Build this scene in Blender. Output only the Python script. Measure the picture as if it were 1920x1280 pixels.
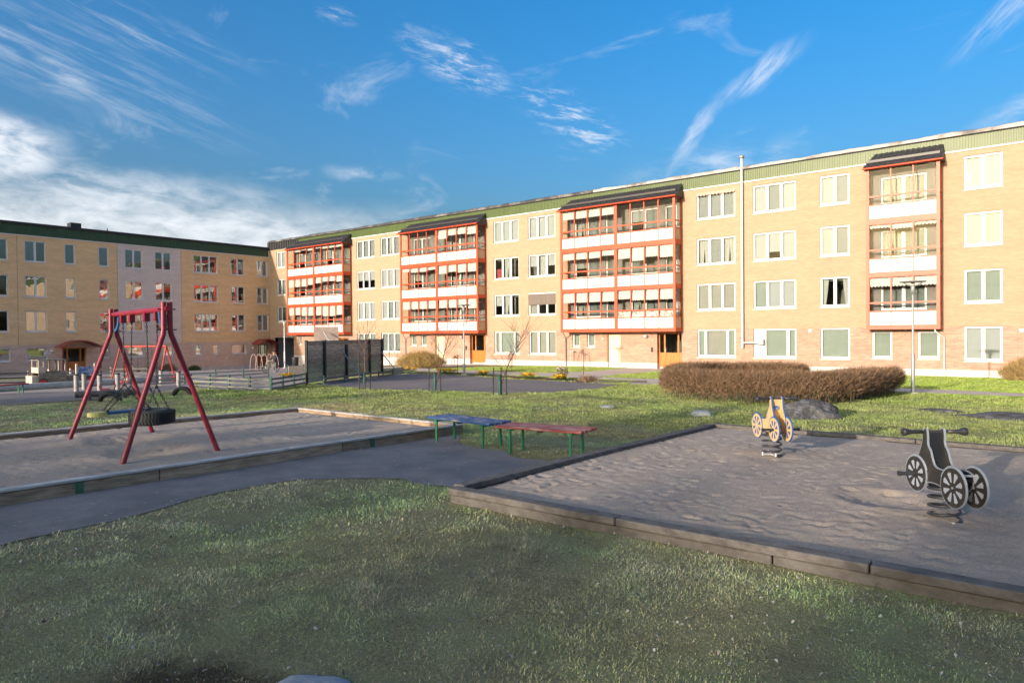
import bpy, bmesh, math, random
import numpy as np
from mathutils import Vector, Matrix, geometry
R = math.radians
for o in list(bpy.data.objects): bpy.data.objects.remove(o, do_unlink=True)
scene = bpy.context.scene
COL = scene.collection

# ------------------------------------------------------------------ camera
YAW, PITCH, ROLL = R(128.084), R(-0.698), R(-0.51)
CAMZ = 1.7
f = Vector((math.cos(YAW)*math.cos(PITCH), math.sin(YAW)*math.cos(PITCH), math.sin(PITCH)))
r = Vector((math.sin(YAW), -math.cos(YAW), 0)); u = r.cross(f)
c, s = math.cos(ROLL), math.sin(ROLL)
r, u = c*r + s*u, -s*r + c*u
cam = bpy.data.cameras.new('camera'); cam.lens = 23.985; cam.sensor_width = 36; cam.clip_end = 3000; cam.clip_start = 0.05
camo = bpy.data.objects.new('camera', cam); COL.objects.link(camo)
camo.matrix_world = Matrix(((r.x, u.x, -f.x, 0), (r.y, u.y, -f.y, 0), (r.z, u.z, -f.z, CAMZ), (0, 0, 0, 1)))
scene.camera = camo

# ------------------------------------------------------------------ sun and sky
SUN_DIR = Vector((1.26, 14.27, -2.59)).normalized()          # direction the light travels (read off the lamp's shadow)
SUN_EL = math.asin(-SUN_DIR.z)
sun = bpy.data.lights.new('sun', 'SUN'); sun.energy = 2.0; sun.angle = R(0.53); sun.color = (1.0, 0.85, 0.70)
suno = bpy.data.objects.new('sun', sun); COL.objects.link(suno)
suno.rotation_euler = SUN_DIR.to_track_quat('-Z', 'Y').to_euler()
world = bpy.data.worlds.new('World'); scene.world = world; world.use_nodes = True
wn, wl = world.node_tree.nodes, world.node_tree.links
wn.clear()
def N(nodes, t, **kw):
    n = nodes.new(t)
    for k, v in kw.items():
        if k.startswith('i_'):
            key = k[2:]
            n.inputs[int(key) if key.isdigit() else key].default_value = v
        else: setattr(n, k, v)
    return n
def wmath(op, a, b=None, clamp=False):
    n = N(wn, 'ShaderNodeMath', operation=op, use_clamp=clamp)
    for i, v in enumerate((a, b)):
        if v is None: continue
        if isinstance(v, (int, float)): n.inputs[i].default_value = v
        else: wl.new(v, n.inputs[i])
    return n.outputs[0]
sky = N(wn, 'ShaderNodeTexSky', sky_type='NISHITA', sun_disc=False)
sky.sun_elevation = SUN_EL
sky.sun_rotation = math.atan2(-SUN_DIR.x, -SUN_DIR.y)
sky.altitude = 100; sky.air_density = 1.0; sky.dust_density = 8.5; sky.ozone_density = 3.0
hs = N(wn, 'ShaderNodeHueSaturation', i_Saturation=1.36, i_Value=0.83)
wl.new(sky.outputs[0], hs.inputs['Color'])
tc = N(wn, 'ShaderNodeTexCoord'); sep = N(wn, 'ShaderNodeSeparateXYZ'); wl.new(tc.outputs['Generated'], sep.inputs[0])
az = wmath('MULTIPLY', wmath('ARCTAN2', sep.outputs[1], sep.outputs[0]), 180/math.pi)
el = wmath('MULTIPLY', wmath('ARCSINE', sep.outputs[2]), 180/math.pi)
ae = N(wn, 'ShaderNodeCombineXYZ'); wl.new(az, ae.inputs[0]); wl.new(el, ae.inputs[1])
wob = N(wn, 'ShaderNodeTexNoise', i_Scale=0.25, i_Detail=3.0); wl.new(ae.outputs[0], wob.inputs['Vector'])
wv = N(wn, 'ShaderNodeVectorMath', operation='MULTIPLY_ADD'); wl.new(wob.outputs['Color'], wv.inputs[0]); wv.inputs[1].default_value = (2.6, 2.2, 0); wl.new(ae.outputs[0], wv.inputs[2])
aw_ = N(wn, 'ShaderNodeVectorMath', operation='SUBTRACT'); wl.new(wv.outputs[0], aw_.inputs[0]); aw_.inputs[1].default_value = (1.3, 1.1, 0)
def streaks(ang, sx, sy, detail, rough=.62):
    mp = N(wn, 'ShaderNodeMapping', vector_type='TEXTURE'); wl.new(ae.outputs[0], mp.inputs[0])
    mp.inputs['Rotation'].default_value = (0, 0, R(ang)); mp.inputs['Scale'].default_value = (1/sx, 1/sy, 1)
    no = N(wn, 'ShaderNodeTexNoise', i_Scale=1.0, i_Detail=detail, i_Roughness=rough, i_Distortion=.35); wl.new(mp.outputs[0], no.inputs['Vector'])
    return no.outputs['Fac']
NS = {'d': streaks(17, .12, 1.1, 7, .68), 'u': streaks(-42, .20, 1.3, 7, .68), 'p': streaks(4, .24, .60, 7, .62), 'm': streaks(12, .35, 1.5, 7, .70)}
def cloud(a0, e0, a1, e1, width, ns, lo, hi, gain, soft=0.0):
    """a bank of cloud along a line in azimuth/elevation (degrees)"""
    cx, cy = (a0+a1)/2, (e0+e1)/2; L = math.hypot(a1-a0, e1-e0)/2; ang = math.atan2(e1-e0, a1-a0)
    mp = N(wn, 'ShaderNodeMapping', vector_type='TEXTURE'); wl.new(aw_.outputs[0], mp.inputs[0])
    mp.inputs['Location'].default_value = (cx, cy, 0); mp.inputs['Rotation'].default_value = (0, 0, ang); mp.inputs['Scale'].default_value = (L, width, 1)
    ln = N(wn, 'ShaderNodeVectorMath', operation='LENGTH'); wl.new(mp.outputs[0], ln.inputs[0])
    mk = N(wn, 'ShaderNodeMapRange', interpolation_type='SMOOTHSTEP', i_1=1.0, i_2=soft, i_3=0.0, i_4=1.0); wl.new(ln.outputs['Value'], mk.inputs[0])
    mr = N(wn, 'ShaderNodeMapRange', interpolation_type='SMOOTHSTEP', i_1=lo, i_2=hi, i_3=0.0, i_4=gain); wl.new(NS[ns], mr.inputs[0])
    return wmath('MULTIPLY', mk.outputs[0], mr.outputs[0])
CL = [
    cloud(176, 23.0, 146, 14.0, 3.8, 'd', .42, .80, .50),
    cloud(170, 25.0, 145, 18.4, 2.4, 'd', .46, .80, .45),
    cloud(163.5, 19.2, 158.0, 16.4, 1.5, 'm', .32, .7, .55),
    cloud(172, 13.2, 159.5, 12.2, 2.8, 'p', .25, .60, .95, .3),
    cloud(195, 6.0, 126, 6.8, 5.8, 'p', .08, .75, .90, .40),
    cloud(178, 10.5, 138, 9.8, 2.8, 'p', .30, .66, .70),
    cloud(144.8, 13.3, 136.0, 12.8, .9, 'p', .34, .74, .75),
    cloud(138.4, 23.4, 126.6, 19.4, 2.0, 'm', .42, .74, .95),
    cloud(130.0, 20.4, 116.6, 14.4, 2.2, 'm', .46, .74, .90),
    cloud(116.6, 11.4, 109.6, 19.2, .80, 'u', .22, .75, .60),
    cloud(112.4, 17.0, 103.6, 22.0, 1.35, 'u', .28, .72, .75),
    cloud(96.0, 17.6, 88, 23.5, 1.3, 'u', .30, .72, .6),
    cloud(95.6, 13.2, 82, 17.0, 1.2, 'p', .28, .66, .8),
    cloud(121.0, 12.4, 102, 14.2, 1.8, 'p', .36, .74, .5),
    cloud(144.4, 24.6, 140.2, 23.8, 1.0, 'm', .40, .78, .6),
]
tot = CL[0]
for q in CL[1:]: tot = wmath('MAXIMUM', tot, q)
gm = N(wn, 'ShaderNodeMapping'); wl.new(tc.outputs['Generated'], gm.inputs[0]); gm.inputs['Scale'].default_value = (2.0, 5.0, 9.0); gm.inputs['Rotation'].default_value = (0, 0.3, 0.8)
gn = N(wn, 'ShaderNodeTexNoise', i_Scale=1.6, i_Detail=5.0, i_Roughness=.6, i_Distortion=.7); wl.new(gm.outputs[0], gn.inputs['Vector'])
gr = N(wn, 'ShaderNodeMapRange', interpolation_type='SMOOTHSTEP', i_1=.56, i_2=.86, i_3=0.0, i_4=.45); wl.new(gn.outputs['Fac'], gr.inputs[0])
tot = wmath('MINIMUM', wmath('MAXIMUM', tot, gr.outputs[0]), 0.97)
cm = N(wn, 'ShaderNodeMix', data_type='RGBA'); wl.new(tot, cm.inputs['Factor']); wl.new(hs.outputs[0], cm.inputs[6]); cm.inputs[7].default_value = (2.25, 2.32, 2.45, 1)
bg = N(wn, 'ShaderNodeBackground', i_Strength=0.15); wl.new(cm.outputs[2], bg.inputs[0])
wo = N(wn, 'ShaderNodeOutputWorld'); wl.new(bg.outputs[0], wo.inputs[0])
world.cycles.sampling_method = 'MANUAL'; world.cycles.sample_map_resolution = 512
scene.view_settings.view_transform = 'Standard'; scene.view_settings.look = 'None'
scene.view_settings.exposure = 1.6; scene.view_settings.gamma = 1.0
scene.render.engine = 'CYCLES'
scene.cycles.max_bounces = 8; scene.cycles.transparent_max_bounces = 16

# ------------------------------------------------------------------ helpers
rnd = random.Random(11)
def _h(ix, iy, s):
    v = np.sin(ix*127.1 + iy*311.7 + s*74.7)*43758.5453
    return v - np.floor(v)
def vnoise(x, y, s=0):
    x = np.asarray(x, float); y = np.asarray(y, float)
    ix, iy = np.floor(x), np.floor(y); fx, fy = x-ix, y-iy
    fx = fx*fx*(3-2*fx); fy = fy*fy*(3-2*fy)
    a, b, c_, d = _h(ix, iy, s), _h(ix+1, iy, s), _h(ix, iy+1, s), _h(ix+1, iy+1, s)
    return (a*(1-fx)+b*fx)*(1-fy) + (c_*(1-fx)+d*fx)*fy
def fbm(x, y, s=0, o=4):
    t, a, n = 0, .5, 0
    for k in range(o): t = t + a*vnoise(x*2**k+k*5.2, y*2**k+k*1.7, s+k); n += a; a *= .5
    return t/n
def splus(v, k): return np.log1p(np.exp(np.clip(np.asarray(v, float)/k, -50, 50)))*k
def zg(X, Y): return -0.0172*splus(np.asarray(Y)-2, 2.0) - 0.042*splus(-np.asarray(X)-38, 4.0)
def zt(X, Y):
    X = np.asarray(X, float); Y = np.asarray(Y, float)
    w = np.clip((Y-9)/6, 0, 1)*np.clip((34-Y)/5, 0, 1)
    near = np.clip((9-Y)/3, 0, 1)
    return zg(X, Y) + w*0.07*(fbm(X/3.2, Y/1.9, 3, 2)-.5) + near*.035*(fbm(X/.9, Y/.9, 8, 3)-.5)
def z1(x, y): return float(zt(x, y))

class MB:
    def __init__(s): s.v = []; s.f = []; s.m = []; s.sm = []
    def add(s, vs, fs, mi=0, smooth=False):
        b = len(s.v); s.v += [tuple(q) for q in vs]
        for q in fs: s.f.append([b+i for i in q]); s.m.append(mi); s.sm.append(smooth)
        return s
    def box(s, x0, x1, y0, y1, z0, z1_, mi=0, jit=0):
        vs = [(x0,y0,z0),(x1,y0,z0),(x1,y1,z0),(x0,y1,z0),(x0,y0,z1_),(x1,y0,z1_),(x1,y1,z1_),(x0,y1,z1_)]
        if jit: vs = [tuple(k+rnd.uniform(-jit, jit) for k in q) for q in vs]
        return s.add(vs, [(0,3,2,1),(4,5,6,7),(0,1,5,4),(1,2,6,5),(2,3,7,6),(3,0,4,7)], mi)
    def beam(s, a, b, w, h, mi=0, up=(0,0,1)):
        a, b = Vector(a), Vector(b); d = (b-a).normalized(); upv = Vector(up)
        if abs(d.dot(upv)) > .98: upv = Vector((1,0,0))
        sd = d.cross(upv).normalized(); un = sd.cross(d)
        vs = [p + sd*sx*w/2 + un*sz*h/2 for p in (a, b) for sx, sz in ((-1,-1),(1,-1),(1,1),(-1,1))]
        return s.add(vs, [(0,1,2,3),(7,6,5,4),(0,4,5,1),(1,5,6,2),(2,6,7,3),(3,7,4,0)], mi)
    def tube(s, pts, rad, n=8, mi=0, cap=True, smooth=True):
        pts = [Vector(q) for q in pts]; m = len(pts)
        rads = rad if isinstance(rad, (list, tuple)) else [rad]*m
        rings = []; prev = None
        for i, q in enumerate(pts):
            d = (pts[min(i+1, m-1)] - pts[max(i-1, 0)]).normalized()
            if prev is None:
                ref = Vector((0,0,1)) if abs(d.z) < .9 else Vector((1,0,0))
                sd = d.cross(ref).normalized()
            else:
                sd = (prev - d*prev.dot(d)).normalized()
            prev = sd; un = sd.cross(d)
            rings.append([q + (sd*math.cos(2*math.pi*k/n) + un*math.sin(2*math.pi*k/n))*rads[i] for k in range(n)])
        vs = [q for ring in rings for q in ring]
        fs = [(i*n+k, i*n+(k+1) % n, (i+1)*n+(k+1) % n, (i+1)*n+k) for i in range(m-1) for k in range(n)]
        s.add(vs, fs, mi, smooth)
        if cap:
            s.add(rings[0], [tuple(range(n))[::-1]], mi); s.add(rings[-1], [tuple(range(n))], mi)
        return s
    def poly(s, pts2, y0, y1, mi=0, mi_side=None):
        """outline in xz extruded along y"""
        n = len(pts2)
        s.add([(x, y0, z) for x, z in pts2], [tuple(range(n))], mi)
        s.add([(x, y1, z) for x, z in pts2], [tuple(range(n))[::-1]], mi)
        vs = [(x, y0, z) for x, z in pts2] + [(x, y1, z) for x, z in pts2]
        s.add(vs, [(i, (i+1) % n, n+(i+1) % n, n+i) for i in range(n)], mi if mi_side is None else mi_side)
        return s
    def lathe(s, prof, n=16, mi=0, centre=(0,0,0), smooth=True):
        cx, cy, cz = centre
        vs = [(cx+rr*math.cos(2*math.pi*k/n), cy+rr*math.sin(2*math.pi*k/n), cz+zz) for rr, zz in prof for k in range(n)]
        fs = [(i*n+k, i*n+(k+1) % n, (i+1)*n+(k+1) % n, (i+1)*n+k) for i in range(len(prof)-1) for k in range(n)]
        return s.add(vs, fs, mi, smooth)
    def mesh(s, name, mats):
        me = bpy.data.meshes.new(name); me.from_pydata(s.v, [], s.f)
        for m in (mats if isinstance(mats, (list, tuple)) else [mats]): me.materials.append(m)
        me.polygons.foreach_set('material_index', s.m); me.polygons.foreach_set('use_smooth', s.sm)
        me.update(); return me
    def build(s, name, mats, parent=None, loc=(0,0,0), rz=0, bevel=0):
        o = ob(name, s.mesh(name, mats), parent, loc, rz)
        if bevel:
            b = o.modifiers.new('bevel', 'BEVEL'); b.width = bevel; b.segments = 1; b.limit_method = 'ANGLE'; b.angle_limit = R(40)
        return o
def ob(name, me, parent=None, loc=(0,0,0), rz=0):
    o = bpy.data.objects.new(name, me); COL.objects.link(o)
    if parent: o.parent = parent
    o.location = loc; o.rotation_euler = (0, 0, rz); return o
def tag(o, label, cat, group=None):
    o['label'] = label; o['category'] = cat
    if group: o['group'] = group
    return o
def struct(o): o['kind'] = 'structure'; return o
def stuff(o): o['kind'] = 'stuff'; return o
def thing(name, label, cat, loc=(0,0,0), rz=0, group=None):
    return tag(ob(name, None, None, loc, rz), label, cat, group)
def npmesh(name, V, F, mat, col=None, smooth=False):
    """V (n,3), F (m,k) numpy; col (n,3) optional point colour"""
    me = bpy.data.meshes.new(name); k = F.shape[1]
    me.vertices.add(len(V)); me.vertices.foreach_set('co', np.ascontiguousarray(V, dtype=np.float32).ravel())
    me.loops.add(F.size); me.loops.foreach_set('vertex_index', np.ascontiguousarray(F, dtype=np.int32).ravel())
    me.polygons.add(len(F)); me.polygons.foreach_set('loop_start', np.arange(0, F.size, k, dtype=np.int32))
    if smooth: me.polygons.foreach_set('use_smooth', np.ones(len(F), dtype=bool))
    me.update(calc_edges=True)
    if col is not None:
        a = me.color_attributes.new('col', 'FLOAT_COLOR', 'POINT')
        a.data.foreach_set('color', np.concatenate([col, np.ones((len(V), 1))], 1).astype(np.float32).ravel())
    me.materials.append(mat); return me

# ------------------------------------------------------------------ materials
def mat(name, base, rough=.6, var=.15, scale=8, bump=0.0, bscale=None, metal=0, detail=5, spec=.5, alt=None, lo=.35, hi=.65, stretch=None, object_random=0):
    m = bpy.data.materials.new(name); m.use_nodes = True; n, l = m.node_tree.nodes, m.node_tree.links
    b = n['Principled BSDF']; b.inputs['Roughness'].default_value = rough; b.inputs['Metallic'].default_value = metal; b.inputs['Specular IOR Level'].default_value = spec
    t = N(n, 'ShaderNodeTexCoord'); src = t.outputs['Object']
    if stretch:
        mp = N(n, 'ShaderNodeMapping'); mp.inputs['Scale'].default_value = stretch; l.new(src, mp.inputs[0]); src = mp.outputs[0]
    no = N(n, 'ShaderNodeTexNoise', i_Scale=scale, i_Detail=detail, i_Roughness=.62); l.new(src, no.inputs['Vector'])
    mr = N(n, 'ShaderNodeMapRange', i_1=lo, i_2=hi); l.new(no.outputs['Fac'], mr.inputs[0])
    mx = N(n, 'ShaderNodeMix', data_type='RGBA'); l.new(mr.outputs[0], mx.inputs['Factor'])
    if alt is None:
        mx.inputs[6].default_value = (*[k*(1-var) for k in base], 1); mx.inputs[7].default_value = (*[min(1, k*(1+var)) for k in base], 1)
    else:
        mx.inputs[6].default_value = (*base, 1); mx.inputs[7].default_value = (*alt, 1)
    out = mx.outputs[2]
    if object_random:
        oi = N(n, 'ShaderNodeObjectInfo'); h = N(n, 'ShaderNodeHueSaturation'); l.new(out, h.inputs['Color'])
        rr = N(n, 'ShaderNodeMapRange', i_3=1-object_random, i_4=1+object_random); l.new(oi.outputs['Random'], rr.inputs[0]); l.new(rr.outputs[0], h.inputs['Value']); out = h.outputs[0]
    l.new(out, b.inputs['Base Color'])
    if bump:
        n2 = N(n, 'ShaderNodeTexNoise', i_Scale=bscale or scale*6, i_Detail=4.0, i_Roughness=.7); l.new(src, n2.inputs['Vector'])
        bp = N(n, 'ShaderNodeBump', i_Strength=1.0, i_Distance=bump); l.new(n2.outputs['Fac'], bp.inputs['Height']); l.new(bp.outputs[0], b.inputs['Normal'])
    return m
def brick_mat(name, c1, c2, mortar, bw=.25, bh=.075, tint=.10):
    m = bpy.data.materials.new(name); m.use_nodes = True; n, l = m.node_tree.nodes, m.node_tree.links
    b = n['Principled BSDF']; b.inputs['Roughness'].default_value = .85; b.inputs['Specular IOR Level'].default_value = .25
    t = N(n, 'ShaderNodeTexCoord'); sp = N(n, 'ShaderNodeSeparateXYZ'); l.new(t.outputs['Object'], sp.inputs[0])
    ad = N(n, 'ShaderNodeMath', operation='ADD'); l.new(sp.outputs[0], ad.inputs[0]); l.new(sp.outputs[1], ad.inputs[1])
    cb = N(n, 'ShaderNodeCombineXYZ'); l.new(ad.outputs[0], cb.inputs[0]); l.new(sp.outputs[2], cb.inputs[1])
    br = N(n, 'ShaderNodeTexBrick', i_Scale=1.0, offset=.5); br.inputs['Brick Width'].default_value = bw; br.inputs['Row Height'].default_value = bh
    br.inputs['Mortar Size'].default_value = .006; br.inputs['Color1'].default_value = (*c1, 1); br.inputs['Color2'].default_value = (*c2, 1); br.inputs['Mortar'].default_value = (*mortar, 1)
    br.inputs['Bias'].default_value = 0.0; br.inputs['Mortar Smooth'].default_value = .3; l.new(cb.outputs[0], br.inputs['Vector'])
    mp = N(n, 'ShaderNodeMapping'); mp.inputs['Scale'].default_value = (.5, 2.6, 1); l.new(cb.outputs[0], mp.inputs[0])
    no = N(n, 'ShaderNodeTexNoise', i_Scale=1.0, i_Detail=6.0, i_Roughness=.65); l.new(mp.outputs[0], no.inputs['Vector'])
    mr = N(n, 'ShaderNodeMapRange', i_1=.3, i_2=.7, i_3=1-tint, i_4=1+tint); l.new(no.outputs['Fac'], mr.inputs[0])
    h = N(n, 'ShaderNodeHueSaturation'); l.new(br.outputs['Color'], h.inputs['Color']); l.new(mr.outputs[0], h.inputs['Value']); l.new(h.outputs[0], b.inputs['Base Color'])
    bp = N(n, 'ShaderNodeBump', i_Strength=.5, i_Distance=.006, invert=True); l.new(br.outputs['Fac'], bp.inputs['Height']); l.new(bp.outputs[0], b.inputs['Normal'])
    return m
def glass_mat(name, tint=(.92,.95,.94), ior=.012, wav=.0003):
    m = bpy.data.materials.new(name); m.use_nodes = True; n, l = m.node_tree.nodes, m.node_tree.links
    n.remove(n['Principled BSDF'])
    tr = N(n, 'ShaderNodeBsdfTransparent'); tr.inputs[0].default_value = (*tint, 1)
    gl = N(n, 'ShaderNodeBsdfGlossy', i_Roughness=.015); gl.inputs[0].default_value = (.95,.97,.98,1)
    lw_ = N(n, 'ShaderNodeLayerWeight', i_Blend=.5); pw = N(n, 'ShaderNodeMath', operation='POWER'); l.new(lw_.outputs['Facing'], pw.inputs[0]); pw.inputs[1].default_value = 4.5
    fr = N(n, 'ShaderNodeMapRange', i_3=ior, i_4=.85); l.new(pw.outputs[0], fr.inputs[0]); mx = N(n, 'ShaderNodeMixShader')
    t = N(n, 'ShaderNodeTexCoord'); oi = N(n, 'ShaderNodeObjectInfo'); va = N(n, 'ShaderNodeVectorMath', operation='ADD')
    l.new(t.outputs['Object'], va.inputs[0]); l.new(oi.outputs['Location'], va.inputs[1])
    no = N(n, 'ShaderNodeTexNoise', i_Scale=1.1, i_Detail=1.0); l.new(va.outputs[0], no.inputs['Vector'])
    bp = N(n, 'ShaderNodeBump', i_Strength=1.0, i_Distance=wav*20); l.new(no.outputs['Fac'], bp.inputs['Height']); l.new(bp.outputs[0], gl.inputs['Normal'])
    l.new(fr.outputs[0], mx.inputs[0]); l.new(tr.outputs[0], mx.inputs[1]); l.new(gl.outputs[0], mx.inputs[2])
    l.new(mx.outputs[0], n['Material Output'].inputs[0]); return m
def vcol_mat(name, rough=.7, trans=.25, mul=1.0):
    m = bpy.data.materials.new(name); m.use_nodes = True; n, l = m.node_tree.nodes, m.node_tree.links
    b = n['Principled BSDF']; b.inputs['Roughness'].default_value = rough; b.inputs['Specular IOR Level'].default_value = .25
    a = N(n, 'ShaderNodeAttribute', attribute_name='col'); l.new(a.outputs['Color'], b.inputs['Base Color'])
    if trans:
        t = N(n, 'ShaderNodeBsdfTranslucent'); l.new(a.outputs['Color'], t.inputs[0]); mx = N(n, 'ShaderNodeMixShader', i_0=trans)
        l.new(b.outputs[0], mx.inputs[1]); l.new(t.outputs[0], mx.inputs[2]); l.new(mx.outputs[0], n['Material Output'].inputs[0])
    return m
def ground_mat(name, cols, scales, bump, bscale, rough=.95, speck=None):
    """cols: three colours mixed by a coarse and a fine noise"""
    m = bpy.data.materials.new(name); m.use_nodes = True; n, l = m.node_tree.nodes, m.node_tree.links
    b = n['Principled BSDF']; b.inputs['Roughness'].default_value = rough; b.inputs['Specular IOR Level'].default_value = .2
    t = N(n, 'ShaderNodeTexCoord'); src = t.outputs['Object']
    n1 = N(n, 'ShaderNodeTexNoise', i_Scale=scales[0], i_Detail=6.0, i_Roughness=.6); l.new(src, n1.inputs['Vector'])
    n2 = N(n, 'ShaderNodeTexNoise', i_Scale=scales[1], i_Detail=6.0, i_Roughness=.75); l.new(src, n2.inputs['Vector'])
    r1 = N(n, 'ShaderNodeMapRange', i_1=.38, i_2=.62); l.new(n1.outputs['Fac'], r1.inputs[0])
    r2 = N(n, 'ShaderNodeMapRange', i_1=.40, i_2=.66); l.new(n2.outputs['Fac'], r2.inputs[0])
    a = N(n, 'ShaderNodeMix', data_type='RGBA'); l.new(r1.outputs[0], a.inputs['Factor']); a.inputs[6].default_value = (*cols[0], 1); a.inputs[7].default_value = (*cols[1], 1)
    d = N(n, 'ShaderNodeMix', data_type='RGBA'); l.new(r2.outputs[0], d.inputs['Factor']); l.new(a.outputs[2], d.inputs[6]); d.inputs[7].default_value = (*cols[2], 1)
    out = d.outputs[2]
    if speck:
        vo = N(n, 'ShaderNodeTexVoronoi', i_Scale=speck[1]); l.new(src, vo.inputs['Vector'])
        sr = N(n, 'ShaderNodeMapRange', i_1=.10, i_2=.22, i_3=1.0, i_4=0.0); l.new(vo.outputs['Distance'], sr.inputs[0])
        n3 = N(n, 'ShaderNodeTexNoise', i_Scale=speck[1]*.31, i_Detail=2.0); l.new(src, n3.inputs['Vector'])
        gt = N(n, 'ShaderNodeMapRange', i_1=.55, i_2=.6); l.new(n3.outputs['Fac'], gt.inputs[0])
        mu = N(n, 'ShaderNodeMath', operation='MULTIPLY'); l.new(sr.outputs[0], mu.inputs[0]); l.new(gt.outputs[0], mu.inputs[1])
        e = N(n, 'ShaderNodeMix', data_type='RGBA'); l.new(mu.outputs[0], e.inputs['Factor']); l.new(out, e.inputs[6]); e.inputs[7].default_value = (*speck[0], 1); out = e.outputs[2]
    l.new(out, b.inputs['Base Color'])
    n4 = N(n, 'ShaderNodeTexNoise', i_Scale=bscale, i_Detail=5.0, i_Roughness=.75); l.new(src, n4.inputs['Vector'])
    bp = N(n, 'ShaderNodeBump', i_Strength=1.0, i_Distance=bump); l.new(n4.outputs['Fac'], bp.inputs['Height']); l.new(bp.outputs[0], b.inputs['Normal'])
    return m

M = {}
M['brick_yellow'] = brick_mat('yellow_brick', (.375,.27,.175), (.42,.31,.206), (.40,.325,.255), tint=.06)
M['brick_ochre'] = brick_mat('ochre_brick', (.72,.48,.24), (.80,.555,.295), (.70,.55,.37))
M['brick_pink'] = brick_mat('pink_brick', (.36,.21,.152), (.46,.295,.22), (.43,.345,.29), tint=.16)
M['brick_pink_left'] = brick_mat('shade_lifted_pink_brick', (.58,.40,.30), (.68,.50,.39), (.62,.51,.43), tint=.12)  # pink brick again, colour lightened to make up for shade on the left block
M['brick_grey'] = brick_mat('grey_brick', (.62,.54,.48), (.70,.62,.56), (.63,.57,.53), tint=.07)
M['plinth'] = mat('concrete_plinth', (.55,.51,.49), .9, .08, 3, .002, 60)
M['trim'] = mat('white_trim', (.72,.70,.68), .5, .04, 2)
M['green_clad'] = mat('green_sheet_metal', (.075,.115,.032), .45, .12, 1.5)
M['dgreen_clad'] = mat('dark_green_sheet_metal', (.035,.085,.04), .45, .12, 1.5)
M['roof_dark'] = mat('dark_roof_felt', (.035,.037,.042), .8, .25, 3, .004, 30)
M['roof_edge'] = mat('mottled_roof_edge', (.05,.05,.052), .75, scale=1.1, alt=(.22,.21,.20), lo=.46, hi=.66, bump=.02, bscale=5)
M['roof_tile'] = mat('black_roof_tile', (.040,.040,.043), .55, .3, 5)
M['white'] = mat('white_paint', (.66,.66,.655), .4, .03, 2)
M['white_panel'] = mat('white_balcony_panel', (.70,.69,.685), .35, .03, 1)
M['orange'] = mat('red_orange_frame_paint', (.58,.068,.020), .45, .10, 3)
M['side_panel'] = mat('beige_side_panel', (.55,.38,.25), .5, .06, 2)
M['glass'] = glass_mat('window_glass'); M['glass_left'] = glass_mat('coated_window_glass', (.80,.84,.86), .24)
M['glass_balc'] = glass_mat('balcony_glass', (.93,.94,.93), .008)
M['interior'] = mat('dim_interior', (.16,.15,.14), .9, .3, .8)
M['int_wall'] = mat('room_wall', (.20,.19,.18), .9, .15, .6)
M['blind_white'] = mat('white_blind', (.33,.33,.335), .7, .03, 2, .0)
M['blind_grey'] = mat('grey_blind', (.20,.21,.215), .8, .08, 2)
M['blind_green'] = mat('pale_green_blind', (.25,.275,.245), .8, .06, 2)
M['blind_beige'] = mat('beige_blind', (.29,.27,.24), .8, .06, 2)
M['curtain'] = mat('pale_curtain', (.34,.335,.32), .8, .15, 6, stretch=(12,12,.4))
M['curtain_red'] = mat('red_curtain', (.30,.04,.05), .8, .3, 6, stretch=(12,12,.4))
M['awning'] = mat('cream_awning_cloth', (.60,.585,.56), .85, .05, 3)
M['awning_stripe'] = mat('striped_awning_cloth', (.62,.50,.42), .85, alt=(.30,.20,.16), scale=6, stretch=(6,.1,.1))
M['awning_dark'] = mat('taupe_awning_cloth', (.17,.14,.125), .85, .08, 3)
M['wood_door'] = mat('varnished_door_wood', (.50,.17,.03), .4, .25, 3, stretch=(14,14,1))
M['wood_door_dark'] = mat('brown_door_wood', (.26,.11,.035), .45, .25, 3, stretch=(14,14,1))
M['cream_door'] = mat('cream_door_paint', (.72,.62,.44), .5, .04, 2)
M['steel'] = mat('galvanised_steel', (.48,.49,.50), .45, .12, 5, metal=.6)
M['steel_light'] = mat('pale_lamp_post_steel', (.30,.325,.33), .5, .08, 4, metal=.3)
M['dark_metal'] = mat('dark_metal', (.03,.03,.033), .45, .2, 6)
M['canopy_red'] = mat('red_canopy_sheet', (.28,.05,.04), .5, .15, 3)
M['passage'] = mat('blue_grey_plaster', (.20,.22,.26), .9, .12, 1.2)

# ------------------------------------------------------------------ terrain
def tensor_grid(xs, ys, zf):
    X, Y = np.meshgrid(xs, ys); Z = zf(X, Y)
    V = np.stack([X.ravel(), Y.ravel(), Z.ravel()], 1)
    nx, ny = len(xs), len(ys); i = np.arange(nx-1)[None, :] + np.arange(ny-1)[:, None]*nx; i = i.ravel()
    return V, np.stack([i, i+1, i+nx+1, i+nx], 1)
xs = np.concatenate([np.array([-900,-600,-400,-250,-160,-120,-95]), np.arange(-80,-30,1.5), np.arange(-30,9,.3), np.arange(9,40,3), np.array([50,80,140,250,400,700,900])])
ys = np.concatenate([np.array([-900,-600,-400,-250,-160,-110,-80,-60,-45]), np.arange(-36,0,2.5), np.arange(0,42,.3), np.arange(42,70,3), np.array([80,120,200,350,600,900])])
V, F = tensor_grid(xs, ys, zt)
M['turf'] = ground_mat('turf_soil', ((.20,.20,.09),(.29,.31,.135),(.42,.38,.24)), (2.2, 40), .05, 60)
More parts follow.
